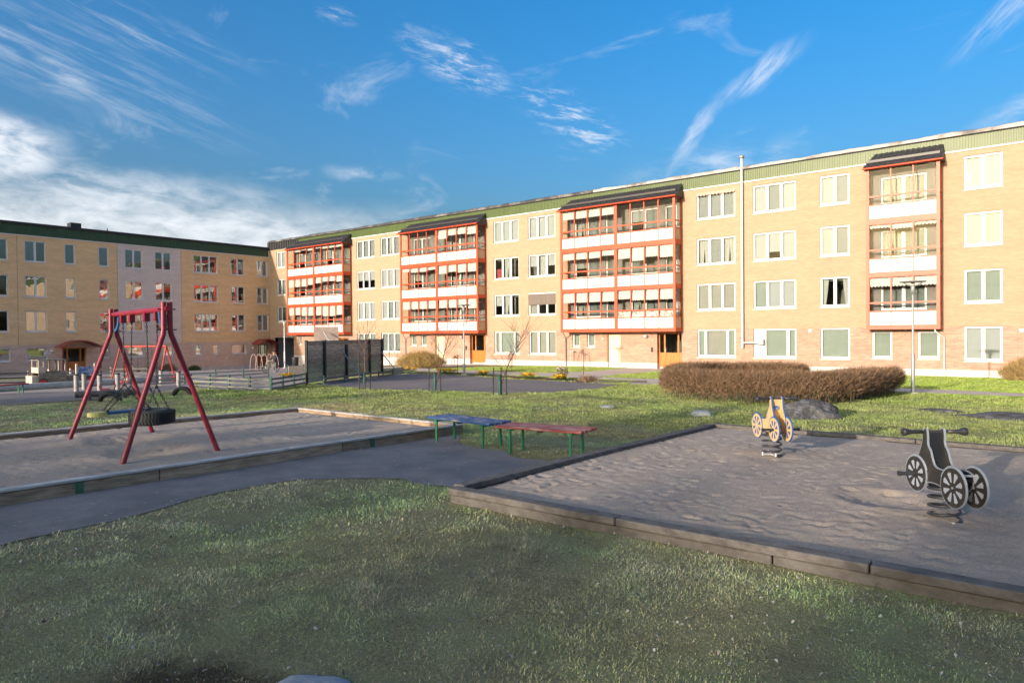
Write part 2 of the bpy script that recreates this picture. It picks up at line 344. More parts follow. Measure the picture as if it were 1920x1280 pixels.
def add_patch(m, cx, cy, rx, ry, col):
    n, l = m.node_tree.nodes, m.node_tree.links; b = n['Principled BSDF']; src = b.inputs['Base Color'].links[0].from_socket
    t = N(n, 'ShaderNodeTexCoord'); no = N(n, 'ShaderNodeTexNoise', i_Scale=3.5, i_Detail=6.0, i_Roughness=.7); l.new(t.outputs['Object'], no.inputs['Vector'])
    mp = N(n, 'ShaderNodeMapping', vector_type='TEXTURE'); l.new(t.outputs['Object'], mp.inputs[0]); mp.inputs['Location'].default_value = (cx, cy, 0); mp.inputs['Scale'].default_value = (rx, ry, 1e3)
    ln = N(n, 'ShaderNodeVectorMath', operation='LENGTH'); l.new(mp.outputs[0], ln.inputs[0])
    ad = N(n, 'ShaderNodeMath', operation='ADD'); l.new(ln.outputs['Value'], ad.inputs[0]); l.new(no.outputs['Fac'], ad.inputs[1])
    mr = N(n, 'ShaderNodeMapRange', i_1=1.65, i_2=1.25); l.new(ad.outputs[0], mr.inputs[0])
    mx = N(n, 'ShaderNodeMix', data_type='RGBA'); l.new(mr.outputs[0], mx.inputs['Factor']); l.new(src, mx.inputs[6]); mx.inputs[7].default_value = (*col, 1); l.new(mx.outputs[2], b.inputs['Base Color'])
add_patch(M['turf'], -3.0, 1.50, .75, .45, (.085,.072,.04))
def damp(X, Y): return np.clip(1.35-np.hypot((np.asarray(X)+3.0)/.75, (np.asarray(Y)-1.50)/.45)-.7*(fbm(np.asarray(X)*3, np.asarray(Y)*3, 44, 3)-.5), 0, 1)
g = ob('ground', npmesh('ground', V, F, M['turf'], smooth=True)); struct(g)

def inside(px, py, poly):
    px = np.asarray(px); py = np.asarray(py); c_ = np.zeros(px.shape, bool); n = len(poly)
    for i in range(n):
        x0, y0 = poly[i]; x1, y1 = poly[(i+1) % n]
        if y0 == y1: continue
        k = ((y0 > py) != (y1 > py)) & (px < (x1-x0)*(py-y0)/(y1-y0)+x0); c_ ^= k
    return c_
def rough_outline(poly, step, amp, seed):
    out = []; n = len(poly)
    for i in range(n):
        a, b = Vector(poly[i]), Vector(poly[(i+1) % n]); L = (b-a).length; k = max(1, int(L/step)); nr = Vector((-(b-a).y, (b-a).x)).normalized()
        for j in range(k):
            q = a.lerp(b, j/k); w = (float(fbm(q.x*1.3+seed, q.y*1.3, seed))-.5)*2*amp if amp else 0
            q = q + nr*w; out.append((q.x, q.y))
    return out
def sheet(name, poly, lift, mt, step=.5, amp=0, ostep=.3, zf=None, seed=1):
    poly = rough_outline(poly, ostep, amp, seed)
    x0, x1 = min(q[0] for q in poly), max(q[0] for q in poly); y0, y1 = min(q[1] for q in poly), max(q[1] for q in poly)
    gx, gy = np.meshgrid(np.arange(x0+step/2, x1, step), np.arange(y0+step/2, y1, step)); k = inside(gx, gy, poly)
    pts = [Vector(q) for q in poly] + [Vector((a, b)) for a, b in zip(gx[k], gy[k])]
    n = len(poly)
    vs, es, fs, *_ = geometry.delaunay_2d_cdt(pts, [(i, (i+1) % n) for i in range(n)], [], 1, 1e-5)
    A = np.array([(q.x, q.y) for q in vs]); Z = (zf or zt)(A[:, 0], A[:, 1]) + lift
    me = bpy.data.meshes.new(name); me.from_pydata(np.column_stack([A, Z]).tolist(), [], [tuple(q) for q in fs]); me.materials.append(mt)
    bm = bmesh.new(); bm.from_mesh(me); bmesh.ops.recalc_face_normals(bm, faces=bm.faces)
    if bm.faces and sum(q.normal.z for q in bm.faces) < 0: bmesh.ops.reverse_faces(bm, faces=bm.faces)
    bm.to_mesh(me); bm.free()
    me.polygons.foreach_set('use_smooth', np.ones(len(me.polygons), dtype=bool))
    return struct(ob(name, me)), poly

M['asphalt'] = ground_mat('old_asphalt', ((.22,.215,.22),(.36,.34,.33),(.18,.175,.18)), (1.3, 80), .02, 130, speck=((.52,.49,.46), 11))
M['court'] = ground_mat('court_asphalt', ((.23,.20,.19),(.28,.245,.23),(.19,.165,.155)), (.5, 30), .01, 60)
M['slab'] = ground_mat('pale_path', ((.58,.48,.41),(.64,.54,.47),(.52,.43,.37)), (.6, 20), .006, 60)
M['soil'] = ground_mat('bed_soil', ((.14,.085,.055),(.22,.14,.09),(.10,.06,.04)), (2, 20), .03, 25)
M['gravel'] = ground_mat('play_gravel', ((.46,.37,.30),(.53,.43,.35),(.36,.29,.24)), (.7, 22), .012, 50)
ASPH = [(-8.42,-3),(-6.9,-3),(-6.8,1.8),(-6.85,2.7),(-7.2,3.9),(-7.1,4.85),(-6.55,5.5),(-6.2,5.72),(-5.75,5.62),(-5.4,5.72),(-4.98,5.55),(-4.98,7.35),(-5.5,7.75),(-6.1,7.75),(-6.5,8.12),(-7.3,8.1),(-7.75,8.35),(-8.05,8.75),(-8.42,9.0)]
_, ASPH_P = sheet('asphalt_path', ASPH, .010, M['asphalt'], .16, .10, .08, seed=4)
COURT = [(-22.4,15.9),(-20.8,15.9),(-18.4,15.8),(-16.8,16.5),(-15.6,16.8),(-13.5,17.0),(-12.7,18.1),(-12.8,21.0),(-12.95,23.6),(-14.2,24.0),(-17.6,24.3),(-22.8,24.9),(-26.4,24.9),(-26.4,22.6)]
_, COURT_P = sheet('ball_court', COURT, .012, M['court'], .5, .10, .35, seed=9)
PATH = [(14,26.1),(14,28.4),(-17.0,28.4),(-17.3,30.5),(-17.7,39.6),(-21.4,39.6),(-20.6,33.0),(-21.4,30.4),(-29.0,29.6),(-33.0,31.4),(-33.6,39.6),(-36.2,39.6),(-36.4,31.5),(-38,30.2),(-50,30.2),(-50,28.4),(-30,27.6),(-24,27.4),(-14.0,26.6),(-12.9,23.9),(-11.6,25.6),(-8,26.1)]
_, PATH_P = sheet('footpath', PATH, .014, M['slab'], .7, .04, .5, seed=5)
BED = [(-27.0,25.2),(-22.8,25.15),(-17.6,24.55),(-14.4,24.15),(-14.3,25.4),(-17.5,25.9),(-22,26.7),(-27.5,26.9)]
_, BED_P = sheet('flower_bed_soil', BED, .018, M['soil'], .4, .10, .3, seed=6)
YARD = [(-62.3,6),(-62.3,39.6),(-58,39.6),(-48,39.6),(-44,31),(-36,27),(-27.6,26.4),(-26.6,22.0),(-22.9,16.0),(-20.9,13.1),(-23.9,12.2),(-27.2,14.0),(-30,14.5),(-34.5,16.5),(-40,12),(-44,6)]
_, YARD_P = sheet('paved_yard', YARD, .012, ground_mat('yard_asphalt', ((.36,.31,.285),(.42,.365,.335),(.30,.255,.235)), (.5, 16), .008, 40), .9, .05, .7, seed=7)
GRAV = [(-21.4,5.0),(-21.7,8.4),(-22.8,10.4),(-23.8,12.1),(-27.3,13.9),(-30,14.4),(-34.4,16.3),(-35.5,10),(-34,2),(-22,1)]
_, GRAV_P = sheet('playground_gravel', GRAV, .016, M['gravel'], .5, .06, .4, seed=8)
LPATH = [(-21.6,1.0),(-21.75,5.6),(-21.95,8.7),(-23.0,10.5),(-24.2,11.7),(-25.6,12.4),(-26.0,11.2),(-25.2,9.4),(-26.0,7.3),(-26.4,1.0)]
_, LPATH_P = sheet('playground_path', LPATH, .026, M['court'], .4, .03, .3, seed=10)

# ------------------------------------------------------------------ buildings
def wall_cells(mb, x0, x1, za, zb, holes, y=0, depth=.16, mi=0):
    """wall face in the xz plane at y with rectangular holes and their reveals (into +y)"""
    hs_ = [(max(a, x0), min(b, x1), max(c_, za), min(d, zb)) for a, b, c_, d in holes if b > x0 and a < x1 and d > za and c_ < zb]
    X = sorted({round(q, 4) for q in [x0, x1] + [h[0] for h in hs_] + [h[1] for h in hs_]}); Z = sorted({round(q, 4) for q in [za, zb] + [h[2] for h in hs_] + [h[3] for h in hs_]})
    for i in range(len(X)-1):
        for j in range(len(Z)-1):
            cx, cz = (X[i]+X[i+1])/2, (Z[j]+Z[j+1])/2
            if any(h[0] < cx < h[1] and h[2] < cz < h[3] for h in hs_): continue
            mb.add([(X[i],y,Z[j]),(X[i+1],y,Z[j]),(X[i+1],y,Z[j+1]),(X[i],y,Z[j+1])], [(0,1,2,3)], mi)
    for a, b, c_, d in hs_:
        e = y+depth
        mb.add([(a,y,c_),(a,e,c_),(a,e,d),(a,y,d)], [(0,1,2,3)], mi); mb.add([(b,y,c_),(b,y,d),(b,e,d),(b,e,c_)], [(0,1,2,3)], mi)
        if d < zb-1e-4: mb.add([(a,y,d),(a,e,d),(b,e,d),(b,y,d)], [(0,1,2,3)], mi)
        if c_ > za+1e-4: mb.add([(a,y,c_),(b,y,c_),(b,e,c_),(a,e,c_)], [(0,1,2,3)], mi)
MC = {}
def cached(key, fn):
    if key not in MC: MC[key] = fn()
    return MC[key]
def quad_mesh(w, h, t, m, name):
    return cached(('q', round(w,3), round(h,3), t, m.name), lambda: MB().box(0, w, 0, t, 0, h).mesh(name, m))
def pleat_mesh(w, h, m, taper=0):
    def f_():
        mb = MB(); n = max(6, int(w/.05)); vs = []
        for j, zz in enumerate((0, h*.5, h)):
            for i in range(n+1):
                x = w*i/n
                if taper > 0: x *= 1-taper*(1-zz/h)*.55*(1-0.0)
                if taper < 0: x = w-(w-x)*(1+taper*(1-zz/h)*.55)
                vs.append((x, .02*math.sin(i*1.9), zz))
        mb.add(vs, [(j*(n+1)+i, j*(n+1)+i+1, (j+1)*(n+1)+i+1, (j+1)*(n+1)+i) for j in range(2) for i in range(n)], 0, True)
        return mb.mesh('curtain', m)
    return cached(('pl', round(w,2), round(h,2), m.name, taper), f_)
def window(bld, x0, x1, za, zb, lay, kind, depth=.15, sill=True):
    """one window; lay = relative widths of its lights; kind = what hangs behind each light"""
    w, h = x1-x0, zb-za; fw, mw = .075, .12
    tot_ = sum(lay); inner = w-2*fw-mw*(len(lay)-1); xs_ = []; x = fw
    for q in lay: xs_.append((x, x+inner*q/tot_)); x += inner*q/tot_+mw
    def fm():
        mb = MB(); y0, y1 = depth-.07, depth-.005
        mb.box(0, fw, y0, y1, 0, h); mb.box(w-fw, w, y0, y1, 0, h); mb.box(fw, w-fw, y0, y1, h-fw, h); mb.box(fw, w-fw, y0, y1, 0, fw+.02)
        for i in range(len(lay)-1): mb.box(xs_[i][1], xs_[i+1][0], y0, y1, fw+.02, h-fw)
        for a, b in xs_:                                     # casement beads
            for q in ((a, a+.02, fw+.02, h-fw), (b-.02, b, fw+.02, h-fw)): mb.box(q[0], q[1], y0+.012, y1-.01, q[2], q[3])
            mb.box(a+.02, b-.02, y0+.012, y1-.01, h-fw-.02, h-fw); mb.box(a+.02, b-.02, y0+.012, y1-.01, fw+.02, fw+.04)
        return mb.mesh('window', M['white'])
    wo_ = ob('window', cached(('wf', round(w,2), round(h,2), tuple(lay), depth), fm), bld, (x0, 0, za))
    if sill: ob('sill', cached(('sl', round(w,2)), lambda: MB().add([(-.03,-.05,-.045),(w+.03,-.05,-.045),(w+.03,.085,0.004),(-.03,.085,0.004),(-.03,-.05,-.065),(w+.03,-.05,-.065),(w+.03,.085,-.03),(-.03,.085,-.03)], [(0,1,2,3),(0,4,5,1),(1,5,6,2),(3,7,4,0),(4,7,6,5),(2,6,7,3)]).mesh('sill', M['white'])), wo_)
    kinds = kind if isinstance(kind, (list, tuple)) else [kind]*len(lay)
    for (a, b), k in zip(xs_, kinds):
        hh = h-2*fw-.06
        if k == 'p': ob('panel', quad_mesh(b-a, hh+.03, .02, M['white_panel'], 'panel'), wo_, (a, depth-.05, fw+.025)); continue
        ob('pane', quad_mesh(b-a-.03, hh, .006, M['glass' if bld is RB else 'glass_left'], 'pane'), wo_, (a+.015, depth-.035, fw+.04))
        col = dict(w='blind_white', g='blind_grey', n='blind_green', b='blind_beige')
        if k in col: ob('blind', quad_mesh(b-a+.08, h-.06, .004, M[col[k]], 'blind'), wo_, (a-.04, depth+.035+rnd.uniform(0,.03), .03))
        elif k in ('h', 'H', 'q'):
            fr_ = dict(h=.5, H=.68, q=.3)[k]; ob('blind', quad_mesh(b-a+.08, h*fr_, .004, M['blind_white'], 'blind'), wo_, (a-.04, depth+.04, h*(1-fr_)-.03))
        elif k in ('c', 'l', 'r'):
            cw = (b-a)*.55
            if k in 'cl': ob('curtain', pleat_mesh(cw, h-.08, M['curtain'], .9 if k == 'l' else .5), wo_, (a, depth+.10, .04))
            if k in 'cr': ob('curtain', pleat_mesh(cw, h-.08, M['curtain'], -.9 if k == 'r' else -.5), wo_, (b-cw, depth+.10, .04))
        elif k == 'R': ob('curtain', pleat_mesh((b-a)*.9, (h-.08)*.5, M['curtain_red']), wo_, (a, depth+.10, .04))
        elif k == 's': ob('curtain', pleat_mesh(b-a+.06, h-.08, M['curtain']), wo_, (a-.03, depth+.12, .04))
    return wo_
def scallop_mesh(w, h, m, per=.16, th=.006, dip=.07):
    def f_():
        n = max(2, round(w/per)); k = 6; mb = MB(); vs = []
        for i in range(n*k+1):
            x = w*i/(n*k); ph = (i % k)/k; zz = -h-dip*math.sin(math.pi*ph) if i < n*k else -h
            vs += [(x, .02*math.sin(i*.7), 0), (x, -.02+.012*math.sin(i*1.3), zz)]
        mb.add(vs, [(2*i, 2*i+1, 2*i+3, 2*i+2) for i in range(n*k)], 0)
        return mb.mesh('awning', m)
    return cached(('sc', round(w,2), round(h,2), m.name), f_)
def door_entrance(bld, x0, x1, za, zb, wood, depth=.35):
    """glazed double-leaf entrance: side light, door leaf, side light"""
    w, h = x1-x0, zb-za; mb = MB(); y0, y1 = depth-.09, depth-.01
    a, b = w*.24, w*.80
    for q in ((0,.07),(a-.05,a+.05),(b-.05,b+.05),(w-.07,w)): mb.box(q[0], q[1], y0, y1, 0, h)
    for q in ((.07,a-.05),(a+.05,b-.05),(b+.05,w-.07)):
        mb.box(q[0], q[1], y0+.002, y1-.002, h-.1, h); mb.box(q[0], q[1], y0+.012, y1-.012, .12, h*.40); mb.box(q[0], q[1], y0+.002, y1-.002, h*.40, h*.45)
    d = mb.build('entrance_door', M[wood], bld, (x0, 0, za))
    MB().box(.07, w-.07, y0-.004, y0+.012, 0, .12).build('kick_plate', M['steel'], d)
    for q in ((.07,a-.05),(a+.05,b-.05),(b+.05,w-.07)): MB().box(q[0], q[1], (y0+y1)/2, (y0+y1)/2+.006, h*.45, h-.1).build('pane', M['glass'], d)
    MB().tube([(a+.10,y0-.01,h*.36),(a+.10,y0-.07,h*.40),(a+.10,y0-.07,h*.55),(a+.10,y0-.01,h*.58)], .014, 8).build('handle', M['steel'], d)
    return d
def block(bld, name, x0, x1, z0, zt_, dep, m, y0=.9):
    return MB().box(x0, x1, y0, dep, z0, zt_).build(name, m, bld)
def ribbed(x0, x1, za, zb, y, pitch=.125, amp=.022):
    mb = MB(); n = int((x1-x0)/pitch); vs = []; fs = []
    prof = []
    for i in range(n):
        a = x0+i*pitch
        prof += [(a, y), (a+pitch*.42, y), (a+pitch*.5, y-amp), (a+pitch*.92, y-amp)]
    prof.append((x1, y))
    for x, yy in prof: vs += [(x, yy, za), (x, yy, zb)]
    mb.add(vs, [(2*i, 2*i+2, 2*i+3, 2*i+1) for i in range(len(prof)-1)])
    return mb

DW = 39.766; LW = 62.69
# --- long building on the right
RB = thing('apartment_building', 'sunlit yellow brick block with four stacks of red glazed balconies', 'building', (0, DW, 0))
XL, XR = -62.69, 16.0
ROWS = [10.08, 7.33, 4.58]; WH = 1.61
C3 = [(-48.83,-46.39),(-45.63,-43.24),(-32.85,-30.47),(-29.60,-27.22),(-16.80,-14.42),(-13.38,-11.0)]
C2 = [(-9.74,-8.26),(-3.16,-1.64),(-61.35,-59.85)]
KIND = {  # behind each window, row by row
 0: ['ggg', 'hhh', 'www', 'nnn'], 1: ['gcg', 'www', 'wgw', 'ggg'], 2: ['www', 'Rc ', 'hc ', 'nnn'], 3: ['www', 'hsh', 'b  ', 'bbb'],
 4: ['ggg', 'cgc', 'bbb', 'nbn'], 5: ['wgw', 'wHw', 'nww', 'pnn'], 6: ['wg', 'wg', 'lr', 'n'], 7: ['ww', 'ww', 'nn', 'ww'], 8: ['ww', 'gg', 'g ', '']}
holesU, holesL, wins = [], [], []
for ci, (a, b) in enumerate(C3 + C2):
    for ri, zt_ in enumerate(ROWS):
        holesU.append((a, b, zt_-WH, zt_)); wins.append((a, b, zt_-WH, zt_, [1,1,1] if ci < 6 else [1,1], list(KIND[ci][ri])))
    if ci == 8: continue
    lay = [1,1,1]
    if ci in (2, 4): lay = [.34,1.1,.34]
    if ci == 5: lay = [.5,1.2,.34]
    if ci == 6: lay = [1]
    if ci == 7: lay = [1,1]
    holesL.append((a, b, .16, 1.83)); wins.append((a, b, .16, 1.83, lay, list(KIND[ci][3])))
small = [(-41.94,-41.24,.72,1.66),(-40.74,-40.06,.72,1.66),(-25.85,-25.24,.70,1.67),(-24.66,-24.05,.70,1.67),(-57.74,-57.30,.76,1.64),(-7.20,-6.27,.22,1.64),(-5.12,-4.18,.24,1.63)]
for q in small: holesL.append(q); wins.append((*q, [1], ['n']))
doors = [(-35.34,-33.74,-.66,1.66,'wood_door'),(-19.46,-17.80,-.66,1.66,'wood_door'),(-51.6,-50.1,-1.20,1.4,'wood_door')]
for q in doors: holesL.append(q[:4])
sdoors = [(-39.02,-38.01,-.64,1.51),(-23.02,-22.10,-.66,1.56)]
for q in sdoors: holesL.append(q)
portal = (-61.75,-58.55,-1.62,1.45); holesL.append(portal)
# openings behind the balconies
BAL = [('A',-58.19,-49.57,-53.90,.95,4),('B',-42.11,-33.62,-37.92,.97,4),('C',-26.16,-17.76,-21.87,.97,4),('D',-7.33,-4.08,None,.76,3)]
for nm, a, b, mid, d, n in BAL:
    for k in range(3):
        zb_ = [7.38,4.64,1.95][k]
        bays = [(a, mid), (mid, b)] if mid else [(a, b)]
        for p0, p1 in bays:
            q0 = p0+.55; q1 = min(p0+2.6, p1-.4); holesU.append((q0, q1, zb_+.75, zb_+2.2)); wins.append((q0, q1, zb_+.75, zb_+2.2, [1,1], list(rnd.choice(['cg','gg','sc','hg']))))
            if p1-p0 > 3.5: holesU.append((p0+3.0, p0+3.8, zb_+.06, zb_+2.2)); wins.append((p0+3.0, p0+3.8, zb_+.06, zb_+2.2, [1], ['g']))
mb = MB(); wall_cells(mb, XL, XR, 1.84, 10.34, holesU); mb.add([(XR,0,1.84),(XR,12,1.84),(XR,12,10.34),(XR,0,10.34)], [(0,1,2,3)]); mb.build('upper_wall', M['brick_yellow'], RB)
mb = MB(); wall_cells(mb, XL, XR, -.285, 1.84, holesL, depth=.34); mb.build('lower_wall', M['brick_pink'], RB)
mb = MB()
for a, b in [(XL,portal[0]),(portal[1],-51.6),(-50.1,-39.02),(-38.01,-35.34),(-33.74,-23.02),(-22.10,-19.46),(-17.80,XR)]:
    mb.add([(a,-.012,-3),(b,-.012,-3),(b,-.012,-.285),(a,-.012,-.285)], [(0,1,2,3)]); mb.add([(a,-.012,-.285),(b,-.012,-.285),(b,.02,-.285),(a,.02,-.285)], [(0,1,2,3)])
    mb.add([(b,-.012,-3),(b,.34,-3),(b,.34,-.285),(b,-.012,-.285)], [(0,1,2,3)]); mb.add([(a,-.012,-3),(a,-.012,-.285),(a,.34,-.285),(a,.34,-3)], [(0,1,2,3)])
mb.build('plinth', M['plinth'], RB)
for a, b in [(-51.6,-50.1),(-35.34,-33.74),(-19.46,-17.80),(-39.02,-38.01),(-23.02,-22.10)]: MB().box(a, b, -.02 if b-a < 1.2 else .02, .5, -3, -.67 if a > -50 else -1.2).build('doorstep', M['plinth'], RB)
for w_ in wins: window(RB, *w_, depth=.15 if w_[3] > 1.9 else .17)
for q in doors: door_entrance(RB, *q[:4], q[4])
for q in sdoors:
    d = MB().box(0, q[1]-q[0], .10, .16, 0, q[3]-q[2]).build('service_door', M['cream_door'], RB, (q[0], 0, q[2]))
    MB().box(q[1]-q[0]-.12, q[1]-q[0]-.09, .05, .10, 1.0, 1.12).build('handle', M['steel'], d)
    MB().box(.02, q[1]-q[0]-.02, .088, .10, .02, .16).build('kick_plate', M['steel'], d)
    MB().box(-.10, -.002, -.005, .10, 0, q[3]-q[2]).build('jamb', M['wood_door_dark'], d)
# rooms behind the openings
mb = MB()
for k in range(4):
    z0 = [7.35,4.6,1.86,-.6][k]
    mb.box(XL+4.6 if k == 3 else XL+.5, XR-.4, 2.4, 12, z0-.02, z0+2.72)
mb.build('room_back_wall', M['int_wall'], RB)
mb = MB()
for k in range(4):
    z0 = [7.35,4.6,1.86,-.62][k]; mb.box(XL+4.6 if k == 3 else XL+.5, XR-.4, .36, 2.4, z0-.22, z0-.02)
mb.box(XL+.5, XR-.4, .36, 2.4, 10.1, 10.3)
x = XL+4.4
while x < XR:
    for k in range(4): z0 = [7.35,4.6,1.86,-.62][k]; mb.box(x, x+.15, .36, 2.4, z0-.02, z0+2.53)
    x += 3.87
mb.build('floor_slab', M['interior'], RB)
# passage at the left end
mb = MB(); a, b, c_, d = portal
mb.add([(a,.0,c_),(a,6,c_),(a,6,d),(a,.0,d)], [(0,1,2,3)]); mb.add([(b,.34,c_),(b,.34,d),(b,6,d),(b,6,c_)], [(0,1,2,3)]); mb.add([(a,6,c_),(b,6,c_),(b,6,d),(a,6,d)], [(0,1,2,3)]); mb.add([(a,.34,d),(a,6,d),(b,6,d),(b,.34,d)], [(0,1,2,3)])
mb.build('passage', M['passage'], RB)
MB().box(a-.1, b+.1, -.06, .02, d, d+.10).build('passage_lintel', M['steel_light'], RB)
# eaves: trim, cladding, roof
MB().box(-60.0, XR, -.05, .02, 10.335, 10.40).build('trim', M['trim'], RB)
ribbed(-57.6, XR, 10.40, 11.05, -.012).build('cladding', M['green_clad'], RB)
mb = MB()
for i in range(17): x = XL+.02+i*.30; mb.box(x, x+.02, -.17, -.10, 10.38, 11.12)
mb.add([(XL,-.10,10.36),(-57.6,-.10,10.36),(-57.6,-.10,11.14),(XL,-.10,11.14)], [(0,1,2,3)]); mb.add([(XL,-.10,10.36),(XL,.03,10.36),(-57.6,.03,10.36),(-57.6,-.10,10.36)], [(0,1,2,3)]); mb.add([(-57.6,-.10,10.36),(-57.6,.03,10.36),(-57.6,.03,11.14),(-57.6,-.10,11.14)], [(0,1,2,3)])
mb.build('metal_cladding', M['roof_dark'], RB)
mb = MB(); mb.box(XL, XR, -.10, 12, 11.06, 11.13); mb.box(XL, XR, .02, 11.9, 10.36, 11.06); mb.build('roof', M['roof_dark'], RB)
M['roof_edge_pale'] = mat('pale_mottled_roof_edge', (.16,.15,.14), .75, scale=.9, alt=(.42,.40,.385), lo=.38, hi=.52, bump=.02, bscale=5, stretch=(.6,1,1))  # paler run of the edge, right of the dark one
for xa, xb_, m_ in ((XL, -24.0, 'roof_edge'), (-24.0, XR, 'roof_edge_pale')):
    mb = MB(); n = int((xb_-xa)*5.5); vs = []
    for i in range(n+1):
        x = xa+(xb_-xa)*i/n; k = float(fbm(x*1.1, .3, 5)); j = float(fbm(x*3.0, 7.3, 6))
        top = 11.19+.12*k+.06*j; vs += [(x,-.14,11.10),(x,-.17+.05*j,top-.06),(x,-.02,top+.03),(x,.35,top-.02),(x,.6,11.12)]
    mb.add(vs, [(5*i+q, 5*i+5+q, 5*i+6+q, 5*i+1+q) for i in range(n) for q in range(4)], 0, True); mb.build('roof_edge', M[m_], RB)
for x, y, w_, h in [(-21.0,2.0,.9,.35),(-33.5,3.0,1.0,.4),(-53,2.5,1.2,.35)]: MB().box(x, x+w_, y, y+.8, 11.12, 11.3+h).build('roof_vent', M['roof_dark'], RB)
# white duct
MB().tube([(-13.96,-.16,11.75),(-13.96,-.16,.72)], .066, 12).build('duct', M['white'], RB)
MB().lathe([(.0,.0),(.13,.0),(.15,.06),(.15,.14),(.09,.18),(0,.18)], 12, 0, (-13.96,-.16,11.72)).build('duct_cap', M['steel_light'], RB)
MB().tube([(-13.96,-.16,1.02),(-13.3,-.16,1.02),(-13.02,-.16,1.05)], .06, 10).tube([(-13.16,-.16,1.00),(-12.86,-.16,1.08)], .12, 10).build('duct_elbow', M['steel'], RB)
mb = MB(); mb.box(-13.02,-12.75,-.26,.10,.92,1.22); mb.build('fan_box', M['steel'], RB)
for xx, zz in [(-10.35,1.62),(-5.75,1.62),(-23.5,1.2),(-1.0,1.55)]: MB().box(xx, xx+.14, -.03, .02, zz, zz+.14).build('wall_vent', M['steel'], RB)
for xx in (-36.1, -20.2):
    MB().lathe([(0,-.1),(.09,-.08),(.13,0),(.09,.08),(0,.1)], 12, 0, (xx,-.16,1.42)).build('wall_lamp', M['white'], RB)
    MB().box(xx+.32, xx+.46, -.05, .02, .42, .72).build('intercom', M['dark_metal'], RB)
# window awnings
aw = ob('awning', scallop_mesh(2.38, .14, M['awning_stripe'], .2), RB, (-16.80, -.02, 10.08))
mb = MB(); mb.box(-29.58, -27.24, .02, .05, 3.72, 4.50); mb.build('sun_screen', M['awning_dark'], RB)
MB().box(-29.60, -27.22, -.01, .08, 4.49, 4.57).build('screen_box', M['white'], RB)
